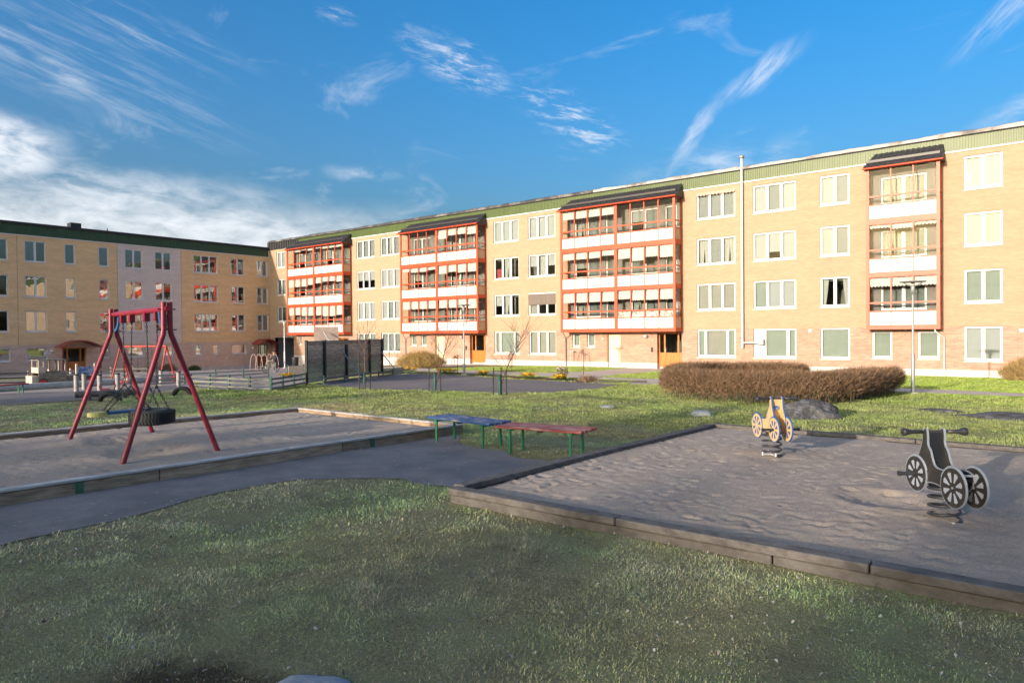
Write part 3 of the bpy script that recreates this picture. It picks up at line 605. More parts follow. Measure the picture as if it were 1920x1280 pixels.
# balconies
AWN = {'A':[(.12,.10),(.55,.38),(.62,.66)],'B':[(0,.42),(.22,.46),(.52,.50)],'C':[(.36,0),(.30,.55),(.46,.46)],'D':[(0,),(.10,),(.34,)]}
def balcony(nm, a, b, mid, d, n):
    mb = MB(); Y0, Y1 = -d, -d+.08
    posts = [a, b] + ([mid] if mid else [])
    for x in (a, b): mb.box(x-.15 if x == b else x, x if x == b else x+.15, Y0, Y1, 1.72, 9.97)
    if mid: mb.box(mid-.11, mid+.11, Y0, Y1, 1.72, 9.97)
    bays = [(a+.15, mid-.11), (mid+.11, b-.15)] if mid else [(a+.15, b-.15)]
    PB = [7.38,4.64,1.95]
    for x0, x1 in bays:
        w = (x1-x0)
        for k, zb_ in enumerate(PB):
            gt = zb_+2.42 if k else 9.90; top = [9.97, PB[0], PB[1]][k]
            mb.box(x0, x1, Y0+.001, Y1, zb_-.22 if k < 2 else 1.72, zb_)            # bottom band
            mb.box(x0, x1, Y0+.001, Y1, gt, gt+.07 if k == 0 else top-.22)
            if k: mb.box(x0, x1, Y0-.012, Y1-.02, top-.23, top-.20)
            mb.box(x0, x1, Y0+.003, Y1-.01, zb_+.645, zb_+.71); mb.box(x0, x1, Y0+.003, Y1-.01, zb_+1.08, zb_+1.165)
            for i in range(1, n):
                x = x0+w*i/n; mb.box(x-.024, x+.024, Y0+.006, Y1-.02, zb_, zb_+.645); mb.box(x-.024, x+.024, Y0+.006, Y1-.02, zb_+.71, zb_+1.08); mb.box(x-.032, x+.032, Y0+.002, Y1-.02, zb_+1.165, gt)
    for x, sx in ((a, 1), (b, -1)):                                                   # the two ends
        xa, xb_ = (x, x+.07) if sx > 0 else (x-.07, x)
        mb.box(xa, xb_, -.09, -.005, 1.76, 9.97)
        for k, zb_ in enumerate(PB):
            top = [9.97, PB[0], PB[1]][k]; gt = zb_+2.42 if k else 9.90
            for q0, q1 in ((zb_-.22 if k < 2 else 1.72, zb_), (gt, top-(.22 if k else 0)), (zb_+.655, zb_+.70), (zb_+1.09, zb_+1.15)):
                if q1-q0 > .005: mb.box(xa, xb_, Y1, -.09, q0, q1)
    bo = mb.build('balcony', M['orange'], RB)
    for k, zb_ in enumerate(PB):
        gt = zb_+2.42 if k else 9.90
        MB().box(a+.09, b-.09, Y1+.001, -.002, zb_-.17, zb_-.02).build('balcony_floor', M['plinth'], bo)
        for bi, (x0, x1) in enumerate(bays):
            w = (x1-x0)/n
            for i in range(n):
                ob('panel', quad_mesh(w-.036, .655, .012, M['white_panel'], 'panel'), bo, (x0+w*i+.018, Y0+.03, zb_))
                ob('pane', quad_mesh(w-.036, .39, .006, M['glass_balc'], 'pane'), bo, (x0+w*i+.018, Y0+.035, zb_+.70))
                ob('pane', quad_mesh(w-.05, gt-zb_-1.15, .006, M['glass_balc'], 'pane'), bo, (x0+w*i+.025, Y0+.03+(.012 if i % 2 else 0), zb_+1.15))
            fr_ = AWN[nm][k][bi]
            if fr_ > .05:
                for i in range(n):
                    ff = max(.1, fr_+rnd.uniform(-.06,.06)); ob('awning', scallop_mesh(w-.02, round((gt-zb_-1.15)*ff, 1), M['awning'], .15), bo, (x0+w*i+.01, Y0+.16, gt-.01))
            if nm == 'C' and k == 2 and bi == 1: MB().box(x0, x1, Y0+.12, Y0+.13, zb_+.66, zb_+1.10).build('patterned_cloth', M['pattern'], bo)
        for x in (a, b):
            xm = x+.03 if x == a else x-.04
            MB().box(xm, xm+.01, Y1, -.09, zb_, zb_+.655).build('panel', M['side_panel'], bo)
            MB().box(xm, xm+.006, Y1, -.09, zb_+.70, zb_+1.09).build('pane', M['glass_balc'], bo)
            MB().box(xm, xm+.006, Y1, -.09, zb_+1.15, gt).build('pane', M['glass_balc'], bo)
    # little tiled roof
    mb = MB(); y0 = -d-.16; za, zb_ = 9.985, 10.80; q0, q1 = a-.12, b+.14
    prof = [(y0, za), (-.035, zb_), (-.035, zb_-.07), (y0, za-.06)]
    ins = .45
    mb.add([(q0,y0,za),(q1,y0,za),(q1-.05,-.035,zb_),(q0+ins,-.035,zb_)], [(0,1,2,3)]); mb.add([(q0,y0,za-.05),(q1,y0,za-.05),(q1,y0,za),(q0,y0,za)], [(0,1,2,3)])
    mb.add([(q0,y0,za-.05),(q0,-.035,za-.05),(q1,-.035,za-.05),(q1,y0,za-.05)], [(0,1,2,3)])
    mb.add([(q1,y0,za-.05),(q1,-.035,za-.05),(q1-.05,-.035,zb_),(q1,y0,za)], [(0,1,2,3)]); mb.add([(q0,y0,za),(q0+ins,-.035,zb_),(q0,-.035,za-.05),(q0,y0,za-.05)], [(0,1,2,3)])
    ro = mb.build('balcony_roof', M['roof_tile'], RB)
    mb = MB(); nb = int((q1-q0-.6)/.22); nr = 5
    sl = Vector((0, -.035-y0, zb_-za)).normalized()
    for j in range(nr):
        t0, t1 = j/nr, (j+1)/nr+.02
        for i in range(nb):
            xa = q0+.02+ins*t0+(q1-q0-.08-ins*t0)*i/nb; xe = q0+.02+ins*t0+(q1-q0-.08-ins*t0)*(i+.9)/nb
            pts = []
            for t, lift in ((t0,.035),(t1,.012)):
                yy, zz = y0+(-.035-y0)*t, za+(zb_-za)*t
                pts += [(xa, yy-.02*0, zz+lift*.4), ((xa+xe)/2, yy, zz+lift+.02), (xe, yy, zz+lift*.4)]
            mb.add(pts, [(0,1,4,3),(1,2,5,4)])
    stuff(mb.build('roof_tiles', M['roof_tile'], ro))
    MB().box(q0+.15, q1-.15, y0+.28, y0+.33, za+.30, za+.42).build('snow_guard', M['dark_metal'], ro)
    MB().tube([(q0,y0-.05,za-.05),(q1,y0-.05,za-.05)], .05, 8).build('gutter', M['orange'], ro)
    return bo
M['pattern'] = mat('patterned_cloth', (.75,.72,.66), .8, scale=9, alt=(.28,.27,.25), lo=.48, hi=.55)
M['balc_shade'] = mat('grey_balcony_shade', (.20,.19,.175), .85, .12, 1.5)
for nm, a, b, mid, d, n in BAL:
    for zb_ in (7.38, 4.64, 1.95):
        mb = MB(); wall_cells(mb, a+.02, b-.02, zb_-.02, zb_+2.5, holesU, y=-.012, depth=.012); mb.build('balcony_shade_panel', M['balc_shade'], RB)  # added grey sheet over the brick; balcony shade put into its colour
for q in BAL: balcony(*q)
# downpipes
def pipe(pts, m, nm='downpipe'): MB().tube(pts, .04, 8).build(nm, m, RB)
pipe([(-4.3,-.7,1.75),(-4.3,-.68,1.62),(-3.98,-.10,1.30),(-3.98,-.07,-.75)], M['white'])
pipe([(-26.05,-.9,1.76),(-26.05,-.85,1.68),(-26.35,-.12,1.35),(-26.35,-.07,-.75)], M['steel'])
pipe([(-42.0,-.9,1.76),(-42.0,-.85,1.68),(-42.5,-.12,1.35),(-42.5,-.07,-.9)], M['steel'])
for xx in (-25.75, -43.6):
    o = MB().tube([(xx,-.35,-.7),(xx,-.35,.42)], .03, 8).tube([(xx-.22,-.35,.48),(xx+.22,-.35,.40)], .05, 8).build('standpipe', M['steel'], RB)

# --- building on the left, at right angles
LB = thing('apartment_building', 'shaded ochre brick block with dark green eaves and arched canopies at left', 'building', (-LW, 0, 0), math.pi/2)
YL, YR = -26.0, DW+.0
LROW = [9.29, 6.54, 3.79]
LC = [(14.6,17.43,3),(18.50,19.97,2),(21.26,22.05,1),(23.78,24.59,1),(25.86,27.34,2),(28.38,29.86,2),(31.87,34.26,3),(35.59,37.04,2),(38.36,39.62,2)]
LK = ['   ', 'c ', 'g', 'g', '  ', ' c', '   ', ' s', 'ss']
hu, hl, lw = [], [], []
for i, (a, b, n) in enumerate(LC):
    for ri, zt_ in enumerate(LROW):
        hu.append((a, b, zt_-1.67, zt_)); k = list(LK[i])
        if ri == 1: k = k[::-1]
        lw.append((a, b, zt_-1.67, zt_, [1]*n, k))
for a, b, c_, d, k in [(14.6,17.52,-.14,.88,'ggg'),(18.53,19.99,-.16,.88,'n'),(23.89,24.56,-.10,.80,'g'),(25.99,27.39,-.10,.89,'g'),(28.96,29.92,-.10,.89,'b'),(31.95,32.61,-.12,.89,'b'),(33.66,34.30,-.12,.89,'b'),(35.61,37.08,-.10,.87,'b')]:
    hl.append((a, b, c_, d)); lw.append((a, b, c_, d, [1]*len(k), list(k)))
ld = [(21.01,22.76,-1.25,.86,'wood_door'),(38.36,39.60,-1.47,.81,'wood_door_dark')]
for q in ld: hl.append(q[:4])
for x0, x1, m in [(YL,18.02,'brick_ochre'),(18.02,25.26,'brick_ochre'),(25.26,30.73,'brick_grey'),(30.73,YR,'brick_ochre')]:
    mb = MB(); wall_cells(mb, x0+.012, x1-.012, 1.10, 9.62, hu); mb.build('upper_wall', M[m], LB)
for x in (18.0, 25.24, 30.71): MB().box(x, x+.04, .004, .03, 1.1, 9.62).build('expansion_joint', M['interior'], LB)
mb = MB(); wall_cells(mb, YL, YR, -1.25, 1.10, hl, depth=.34); mb.build('lower_wall', M['brick_pink_left'], LB)
mb = MB(); 
for a, b in [(YL,21.01),(22.76,38.36),(39.60,YR)]: mb.add([(a,-.012,-3),(b,-.012,-3),(b,-.012,-1.25),(a,-.012,-1.25)], [(0,1,2,3)])
mb.build('plinth', M['plinth'], LB)
for w_ in lw: window(LB, *w_, depth=.15 if w_[3] > 1.2 else .17)
for q in ld: door_entrance(LB, *q[:4], q[4])
mb = MB()
for k in range(4): z0 = [6.4,3.65,.95,-1.6][k]; mb.box(YL+.4, YR-.3, 2.4, 12, z0, z0+2.72 if k else 9.6)
mb.build('room_back_wall', M['int_wall'], LB)
mb = MB()
for k in range(4): z0 = [6.4,3.65,.95,-1.6][k]; mb.box(YL+.4, YR-.3, .36, 2.4, z0-.22, z0-.02)
mb.box(YL+.4, YR-.3, .36, 2.4, 9.4, 9.6)
for x in (17.9, 20.6, 23.2, 25.2, 27.9, 30.7, 35.0, 37.7):
    for k in range(4): z0 = [6.4,3.65,.95,-1.6][k]; mb.box(x, x+.12, .36, 2.4, z0-.02, z0+2.53)
mb.build('floor_slab', M['interior'], LB)
MB().box(YL, YR-.05, -.05, .02, 9.615, 9.68).build('trim', M['trim'], LB)
ribbed(YL, YR-.05, 9.68, 10.46, -.012).build('cladding', M['dgreen_clad'], LB)
mb = MB(); mb.box(YL, YR-.02, -.14, 12, 10.47, 10.66); mb.box(YL, YR-.02, .02, 11.9, 9.63, 10.47); mb.box(YL, YR, 11.7, 12, -3, 9.63); mb.box(YL, YL+.3, .02, 11.7, -3, 9.63); mb.build('roof', M['roof_dark'], LB)
MB().box(22.45,23.25,2.0,2.8,10.66,11.35).build('chimney', M['dark_metal'], LB)
MB().tube([(24.9,1.0,10.6),(24.9,1.0,11.0)], .05, 6).build('roof_vent', M['dark_metal'], LB)
MB().box(YR-.06, YR-.003, -.08, .01, 9.6, 10.66).build('corner_trim', M['white'], LB)
def canopy(x0, x1, z, rise, dep=1.5):
    mb = MB(); n = 14; vs = []
    for i in range(n+1):
        t = i/n; x = x0+(x1-x0)*t; zz = z+rise*math.sin(math.pi*t)
        for yy, dz in ((-dep,0),(-.01,0),(-.01,-.07),(-dep,-.07)): vs.append((x, yy, zz+dz))
    mb.add(vs, [(4*i+k, 4*i+4+k, 4*i+4+(k+1) % 4, 4*i+(k+1) % 4) for i in range(n) for k in range(4)] + [(0,1,2,3), (4*n+3,4*n+2,4*n+1,4*n)], 0, False)
    co = mb.build('canopy', M['canopy_red'], LB)
    for x in (x0+.12, x1-.12): MB().box(x-.035, x+.035, -dep+.1, -dep+.17, -1.6, z+.03).build('canopy_post', M['canopy_red'], co)
canopy(20.45, 23.45, .92, .52); canopy(37.7, 39.74, .90, .45)
for x, z in [(20.2,.6),(37.75,.45)]: MB().lathe([(0,-.1),(.1,-.07),(.13,0),(.1,.07),(0,.1)], 12, 0, (x,-.18,z)).build('wall_lamp', M['white'], LB)
for x in (19.7, 20.0): MB().box(x, x+.2, -.03, .01, .30, .52).build('house_plate', M['white'], LB)
MB().box(34.9, 35.12, -.03, .01, -.62, -.36).build('wall_plate', M['cream_door'], LB)

# ------------------------------------------------------------------ wood behind the viewer (shades the near lawn, mirrored in the panes)
M['needles'] = mat('spruce_needles', (.018,.034,.014), .9, .4, .6)
hillV, hillF = tensor_grid(np.arange(-220, 221, 10.0), np.array([-320.,-220,-160,-120,-100,-85,-72,-60,-50,-42]), lambda X, Y: zt(X, Y)-.4+.6*0+9.0*np.clip((-Y-46)/60, 0, 1)**1.0*(0.9+.25*np.sin(X/31.0)))
struct(ob('hill', npmesh('hill', hillV, hillF, M['turf'], smooth=True)))
mb = MB(); tr_ = random.Random(5)
TAN = math.tan(SUN_EL); DX = SUN_DIR.x/SUN_DIR.y
def edge_y(X0):
    """ground distance (world Y) that the tops of the wood shade, by where their shadow falls"""
    if X0 < -27: return 3.5
    if X0 < -22: return 3.5+(X0+27)/5*9
    if -15 < X0 < -9: return 12.0
    if X0 < -7: return 16.0
    if -3.7 < X0 < -.7: return 9.0
    return 18.0
for row, (yb, n, dz) in enumerate([(-66, 140, 0), (-70, 140, .3), (-76, 130, -.5), (-86, 120, -1.2)]):
    for i in range(n):
        X = -150+300*i/n+tr_.uniform(-1, 1); Y = yb+tr_.uniform(-2.5, 2.5); xs_ = X+DX*(12-Y)
        top = -.35+(edge_y(xs_)-Y)*TAN+dz+max(-.75, min(.5, tr_.gauss(-.2, .4)))
        if row and tr_.random() < .2: top -= .8
        zb_ = -1.0+9*max(0, min(1, (-Y-46)/60))*.8; Hh = top-zb_
        if Hh < 3: continue
        mb.tube([(X,Y,zb_-1),(X,Y,zb_+Hh*.9)], [.18,.04], 5, cap=False)
        layers = 9
        for k in range(layers):
            t = k/layers; zz = zb_+Hh*(.08+.92*t); rr = (1-t)**.7*Hh*.18+.4; nn = 9; vs = [(X, Y, min(top, zz+Hh*.16))]
            for j in range(nn*2):
                a = math.pi*j/nn+tr_.uniform(-.12,.12); q = rr*(1.0 if j % 2 else .55)*tr_.uniform(.8,1.2); vs.append((X+q*math.cos(a), Y+q*math.sin(a), zz-.25*(j % 2)))
            mb.add(vs, [(0, 1+j, 1+(j+1) % (2*nn)) for j in range(2*nn)])
stuff(mb.build('spruce_wood', M['needles']))

# ------------------------------------------------------------------ sandboxes
M['sand'] = ground_mat('play_sand', ((.50,.415,.34),(.57,.485,.405),(.35,.285,.23)), (1.6, 46), .022, 95, speck=((.72,.65,.57), 60))
M['timber_pale'] = mat('grey_weathered_timber', (.46,.43,.395), .85, .25, 4, .004, 40, stretch=(1,1,8), object_random=.12)
M['timber_brown'] = mat('brown_weathered_board', (.33,.235,.155), .85, .35, 3, .004, 40, stretch=(1.2,1.2,8), object_random=.25)
M['timber_dark'] = mat('dark_weathered_timber', (.105,.096,.088), .85, .35, 3, .005, 40, stretch=(3,3,5), object_random=.12)
def sand(name, x0, x1, y0, y1, step, dents, seed, pits=()):
    rs = np.random.RandomState(seed); xs_, ys_ = np.arange(x0, x1+1e-6, step), np.arange(y0, y1+1e-6, step)
    X, Y = np.meshgrid(xs_, ys_); Z = zg(X, Y)+.085+.035*(fbm(X/1.1, Y/1.1, seed, 2)-.5)+.013*(fbm(X/.10, Y/.10, seed+3, 3)-.5)*(.4+1.2*fbm(X/.7, Y/.7, seed+9, 2))
    for k in range(dents):
        cx, cy = rs.uniform(x0, x1), rs.uniform(y0, y1); a = rs.uniform(0, 3.14); L_, W_ = rs.uniform(.04,.11), rs.uniform(.028,.055); d = rs.uniform(.004,.012)+.014*rs.uniform(0,1)**3
        i0, i1 = np.searchsorted(xs_, [cx-.4, cx+.4]); j0, j1 = np.searchsorted(ys_, [cy-.4, cy+.4])
        dx, dy = X[j0:j1, i0:i1]-cx, Y[j0:j1, i0:i1]-cy; p_, q_ = dx*math.cos(a)+dy*math.sin(a), -dx*math.sin(a)+dy*math.cos(a); rr = (p_/L_)**2+(q_/W_)**2
        Z[j0:j1, i0:i1] += -d*np.exp(-rr)+d*.45*np.exp(-(np.sqrt(rr)-1.5)**2*4)
    for cx, cy, rad, dep in pits: rr = np.hypot(X-cx, Y-cy)/rad; Z += -dep*np.exp(-rr**2)+dep*.35*np.exp(-(rr-1.35)**2*6)
    Z = np.maximum(Z, zt(X, Y)+.006)
    V = np.stack([X.ravel(), Y.ravel(), Z.ravel()], 1); nx, ny = len(xs_), len(ys_); i = (np.arange(nx-1)[None, :]+np.arange(ny-1)[:, None]*nx).ravel()
    struct(ob(name, npmesh(name, V, np.stack([i, i+1, i+nx+1, i+nx], 1), M['sand'], smooth=True)))
sand('sand_bed', -13.36, -8.50, -1.5, 9.12, .04, 1300, 21, [(-10.25,4.5,.5,.06),(-11.7,4.8,.5,.06)])
sand('sand_bed', -4.86, 5.0, 5.34, 12.32, .035, 1800, 33, [(-1.25,7.75,.40,.07),(-.45,7.2,.3,.03),(-3.0,9.6,.35,.03)])
def timber(parent, a, b, w, h, zoff, m, nm, seg, name_gap=.006):
    """a run of timbers laid end to end from a to b on the terrain"""
    a, b = Vector(a), Vector(b); L_ = (b-a).length; n = max(1, round(L_/seg)); d = (b-a)/L_
    for i in range(n):
        p0, p1 = a+d*(L_*i/n+name_gap), a+d*(L_*(i+1)/n-name_gap); j = rnd.uniform(-.004,.004)
        mb = MB(); mb.beam((p0.x, p0.y, float(zg(p0.x, p0.y))+zoff+j), (p1.x, p1.y, float(zg(p1.x, p1.y))+zoff+j), w, h); mb.build(nm, m, parent, bevel=.008)
SBL = thing('sandbox', 'large pale timber sandpit under the red swing frame', 'sandbox')
for a, b in [((-8.42,-1.6),(-8.42,9.24)), ((-13.44,-1.6),(-13.44,9.24)), ((-8.49,9.20),(-13.37,9.20))]:
    side = a[0] == -8.42
    timber(SBL, a, b, .10, .035, .160, M['timber_pale'], 'cap_board', 3.4)
    timber(SBL, (a[0]+(.004 if side else 0), a[1]), (b[0]+(.004 if side else 0), b[1]), .055, .17, .056, M['timber_brown'], 'side_board', 2.6)
for y in (2.95, 7.1): MB().box(-8.42, -8.375, y-.04, y+.04, float(zg(-8.4,y))-.05, float(zg(-8.4,y))+.138).build('stake', mat('green_painted_stake', (.05,.12,.07), .7, .3, 8), SBL)
SBR = thing('sandbox', 'dark timber sandpit with the two spring riders', 'sandbox')
for a, b, sg in [((-4.93,5.25),(5.0,5.25),2.15), ((-4.93,5.34),(-4.93,12.32),3.1), ((-4.93,12.40),(5.0,12.40),3.0)]:
    timber(SBR, a, b, .15, .065, .118, M['timber_dark'], 'cap_beam', sg)
    timber(SBR, (a[0], a[1]+(.012 if sg == 2.15 else 0)), (b[0], b[1]+(.012 if sg == 2.15 else 0)), .11, .12, .018, M['timber_dark'] if sg != 2.15 else mat('grey_side_beam', (.115,.105,.096), .85, .25, 3, .004, 40, stretch=(3,3,5), object_random=.08), 'side_beam', sg*1.35)

# ------------------------------------------------------------------ red swing frame with two swings
M['red_frame'] = mat('dark_red_frame_paint', (.22,.012,.032), .42, scale=9, alt=(.30,.045,.055), lo=.5, hi=.75, bump=.0015, bscale=40)
M['chain'] = mat('dark_chain_steel', (.035,.038,.04), .5, .3, 12, metal=.5)
M['rubber'] = mat('black_tyre_rubber', (.018,.022,.022), .75, .35, 8, .003, 60)
M['blue_plastic'] = mat('blue_plastic', (.02,.10,.24), .4, .12, 5)
M['yellow_worn'] = mat('worn_yellow_plastic', (.46,.44,.14), .55, .2, 5)
A0, B0 = Vector((-9.5,4.45,0)), Vector((-12.47,4.95,0))
SW = thing('swing_set', 'tall dark red two-bay swing frame standing in the left sandpit', 'swing frame', (-10.98,4.70,0))
def rel(p): return Vector(p)-Vector((-10.98,4.70,0))
for c0, feet in ((A0, ((-9.47,3.80),(-9.53,5.22))), (B0, ((-12.45,4.20),(-12.47,5.60)))):
    for k, (fx, fy) in enumerate(feet):
        sy = -1 if k == 0 else 1; zb_ = float(zg(fx, fy))-.05; p1 = Vector((c0.x, c0.y+sy*.045, 1.76)); p2 = Vector((c0.x, c0.y+sy*.043, 2.17)); p0 = Vector((fx, fy, zb_))
        d = (p1-p0).normalized(); pts = [p0, p0.lerp(p1, .5), p1-d*.12, p1-d*.05+Vector((0,-sy*.004,0)), p1+Vector((0,0,.04)), p2]
        MB().tube([rel(q) for q in pts], .036, 14).build('leg', M['red_frame'], SW)
    MB().tube([rel((c0.x, c0.y-.13, 1.79)), rel((c0.x, c0.y+.13, 1.79))], .010, 6).tube([rel((c0.x, c0.y-.12, 2.07)), rel((c0.x, c0.y+.12, 2.07))], .010, 6).build('bolt', M['dark_metal'], SW)
MB().tube([rel((-9.42,4.437,2.075)), rel((-12.55,4.963,2.075))], .041, 16).build('crossbeam', M['red_frame'], SW)
dB = (B0-A0)
for c0, sg in ((A0, 1), (B0, -1)):                       # blue corner braces under the beam
    e = Vector((-sg, 0, 0)); q0 = c0+Vector((0,0,1.80)); pts = []
    for k in range(9): t = k/8; pts.append(rel(q0+e*(.04+.17*math.sin(t*math.pi*.5)**.8)+Vector((0,0,.24*t**1.6))))
    mb = MB()
    for i in range(8): mb.beam(pts[i], pts[i+1], .05, .028, up=(0,1,0))
    mb.build('brace', M['blue_plastic'], SW)
SP = [A0+dB*k for k in (.335,.152,.791,.612)]
for q in SP: MB().box(-.032,.032,-.04,.04,-.155,-.03).tube([(0,-.045,-.13),(0,.045,-.13)], .012, 8).build('hanger', M['red_frame'], SW, rel((q.x, q.y, 2.075)))
def chain(mb, a, b, link=.042, rad=.0058):
    a, b = Vector(a), Vector(b); d = b-a; n = max(2, int(d.length/(link*.78))); dn = d.normalized()
    s1 = dn.cross(Vector((0.3,1,.1))).normalized(); s2 = dn.cross(s1)
    for i in range(n):
        c_ = a+d*((i+.5)/n); sd = s1 if i % 2 else s2; L_ = d.length/n*.66; W_ = .012
        pts = [c_+dn*L_*math.cos(t)+sd*W_*math.sin(t) for t in [2*math.pi*k/6 for k in range(7)]]
        mb.tube(pts, rad, 4, cap=False)
def rope_sleeve(mb, a, b): mb.tube([a, b], .012, 6)
cT = Vector((-10.27,4.58,.53))
TS = thing('tyre_swing', 'black car tyre hung flat on chains, nearer swing of the frame', 'swing', cT)
mb = MB(); prof = []
for k in range(24):
    a = 2*math.pi*k/24; cx, cz = math.cos(a), math.sin(a); prof.append((  .205+.095*abs(cx)**.8*(1 if cx > 0 else -1), .110*abs(cz)**.75*(1 if cz > 0 else -1)))
prof.append(prof[0]); mb.lathe(prof, 40); ty = mb.build('tyre', M['rubber'], TS)
mb = MB()
for i in range(44):
    a = 2*math.pi*i/44; q = Vector((math.cos(a), math.sin(a), 0)); t = Vector((-q.y, q.x, 0))
    for z0, sk in ((-.06,.012),(.0,-.012),(.06,.012)): mb.beam(q*.300+Vector((0,0,z0-.022))+t*sk, q*.300+Vector((0,0,z0+.022))-t*sk, .022, .012, up=q)
mb.build('tread', M['rubber'], TS)
def hang(parent, base, tops, joinz, ends, name='chain'):
    for tp, ee in zip(tops, ends):
        mb = MB(); T = Vector((tp.x, tp.y, 1.93))-base; J = Vector((tp.x*.75+base.x*.25, tp.y*.75+base.y*.25, joinz))-base
        chain(mb, T, T.lerp(J, .22)); mb.tube([T.lerp(J,.22), T.lerp(J,.5)], .010, 6); chain(mb, T.lerp(J,.5), J)
        for e in ee: chain(mb, J, e)
        mb.build(name, M['chain'], parent)
ex = Vector((1,0,0)); ey = Vector((0,1,0))
hang(TS, cT, SP[:2], .99, [[Vector((-.16,-.17,.10)), Vector((-.16,.17,.10))], [Vector((.16,-.17,.10)), Vector((.16,.17,.10))]])
cS = Vector((-11.66,4.80,.50))
PS = thing('board_swing', 'blue plank swing with pale yellow bumper ends, farther swing of the frame', 'swing', cS)
mb = MB(); mb.box(-.09,.09,-.36,.36,-.02,.02); mb.build('seat', M['blue_plastic'], PS, bevel=.01)
for sg in (-1, 1):
    mb = MB(); n = 10; out = []
    for k in range(n+1): a = -math.pi/2+math.pi*k/n; out.append((.115*math.sin(a), sg*(.40+.17*math.cos(a))))
    out += [(.115, sg*.33), (-.115, sg*.33)]
    vs = [(x, y, -.04) for x, y in out]+[(x, y, .025) for x, y in out]; m_ = len(out)
    mb.add(vs, [tuple(range(m_)), tuple(range(m_, 2*m_))[::-1]]+[(i, (i+1) % m_, m_+(i+1) % m_, m_+i) for i in range(m_)]); mb.build('bumper', M['yellow_worn'], PS)
    MB().tube([(-.1,sg*.32,.03),(.1,sg*.32,.03)], .022, 8).build('clamp', M['dark_metal'], PS)
hang(PS, cS, SP[2:], .92, [[Vector((-.08,-.32,.03)), Vector((-.08,.32,.03))], [Vector((.08,-.32,.03)), Vector((.08,.32,.03))]])

# ------------------------------------------------------------------ spring riders
def offset(poly, d):
    n = len(poly); A = sum(poly[i][0]*poly[(i+1) % n][1]-poly[(i+1) % n][0]*poly[i][1] for i in range(n)); sg = 1 if A > 0 else -1; out = []
    for i in range(n):
        p0, p1, p2 = Vector(poly[i-1]), Vector(poly[i]), Vector(poly[(i+1) % n]); n1 = Vector(((p1-p0).y, -(p1-p0).x)).normalized()*sg; n2 = Vector(((p2-p1).y, -(p2-p1).x)).normalized()*sg
        m_ = (n1+n2).normalized(); k = d/max(.5, m_.dot(n1)); out.append(tuple(p1+m_*k))
    return out
def smooth_closed(pts, it=2):
    for _ in range(it):
        o = []
        for i in range(len(pts)):
            a, b = pts[i], pts[(i+1) % len(pts)]; o += [(a[0]*.75+b[0]*.25, a[1]*.75+b[1]*.25), (a[0]*.25+b[0]*.75, a[1]*.25+b[1]*.75)]
        pts = o
    return pts
BODY = smooth_closed([(-.36,.56),(-.24,.60),(-.14,.585),(.0,.585),(.045,.66),(.075,.745),(.13,.79),(.125,.90),(.145,.965),(.195,.965),(.215,.90),(.225,.80),(.275,.70),(.33,.60),(.28,.42),(.19,.36),(.10,.41),(-.10,.41),(-.20,.36),(-.30,.40)], 2)
BODY = BODY[::-1]
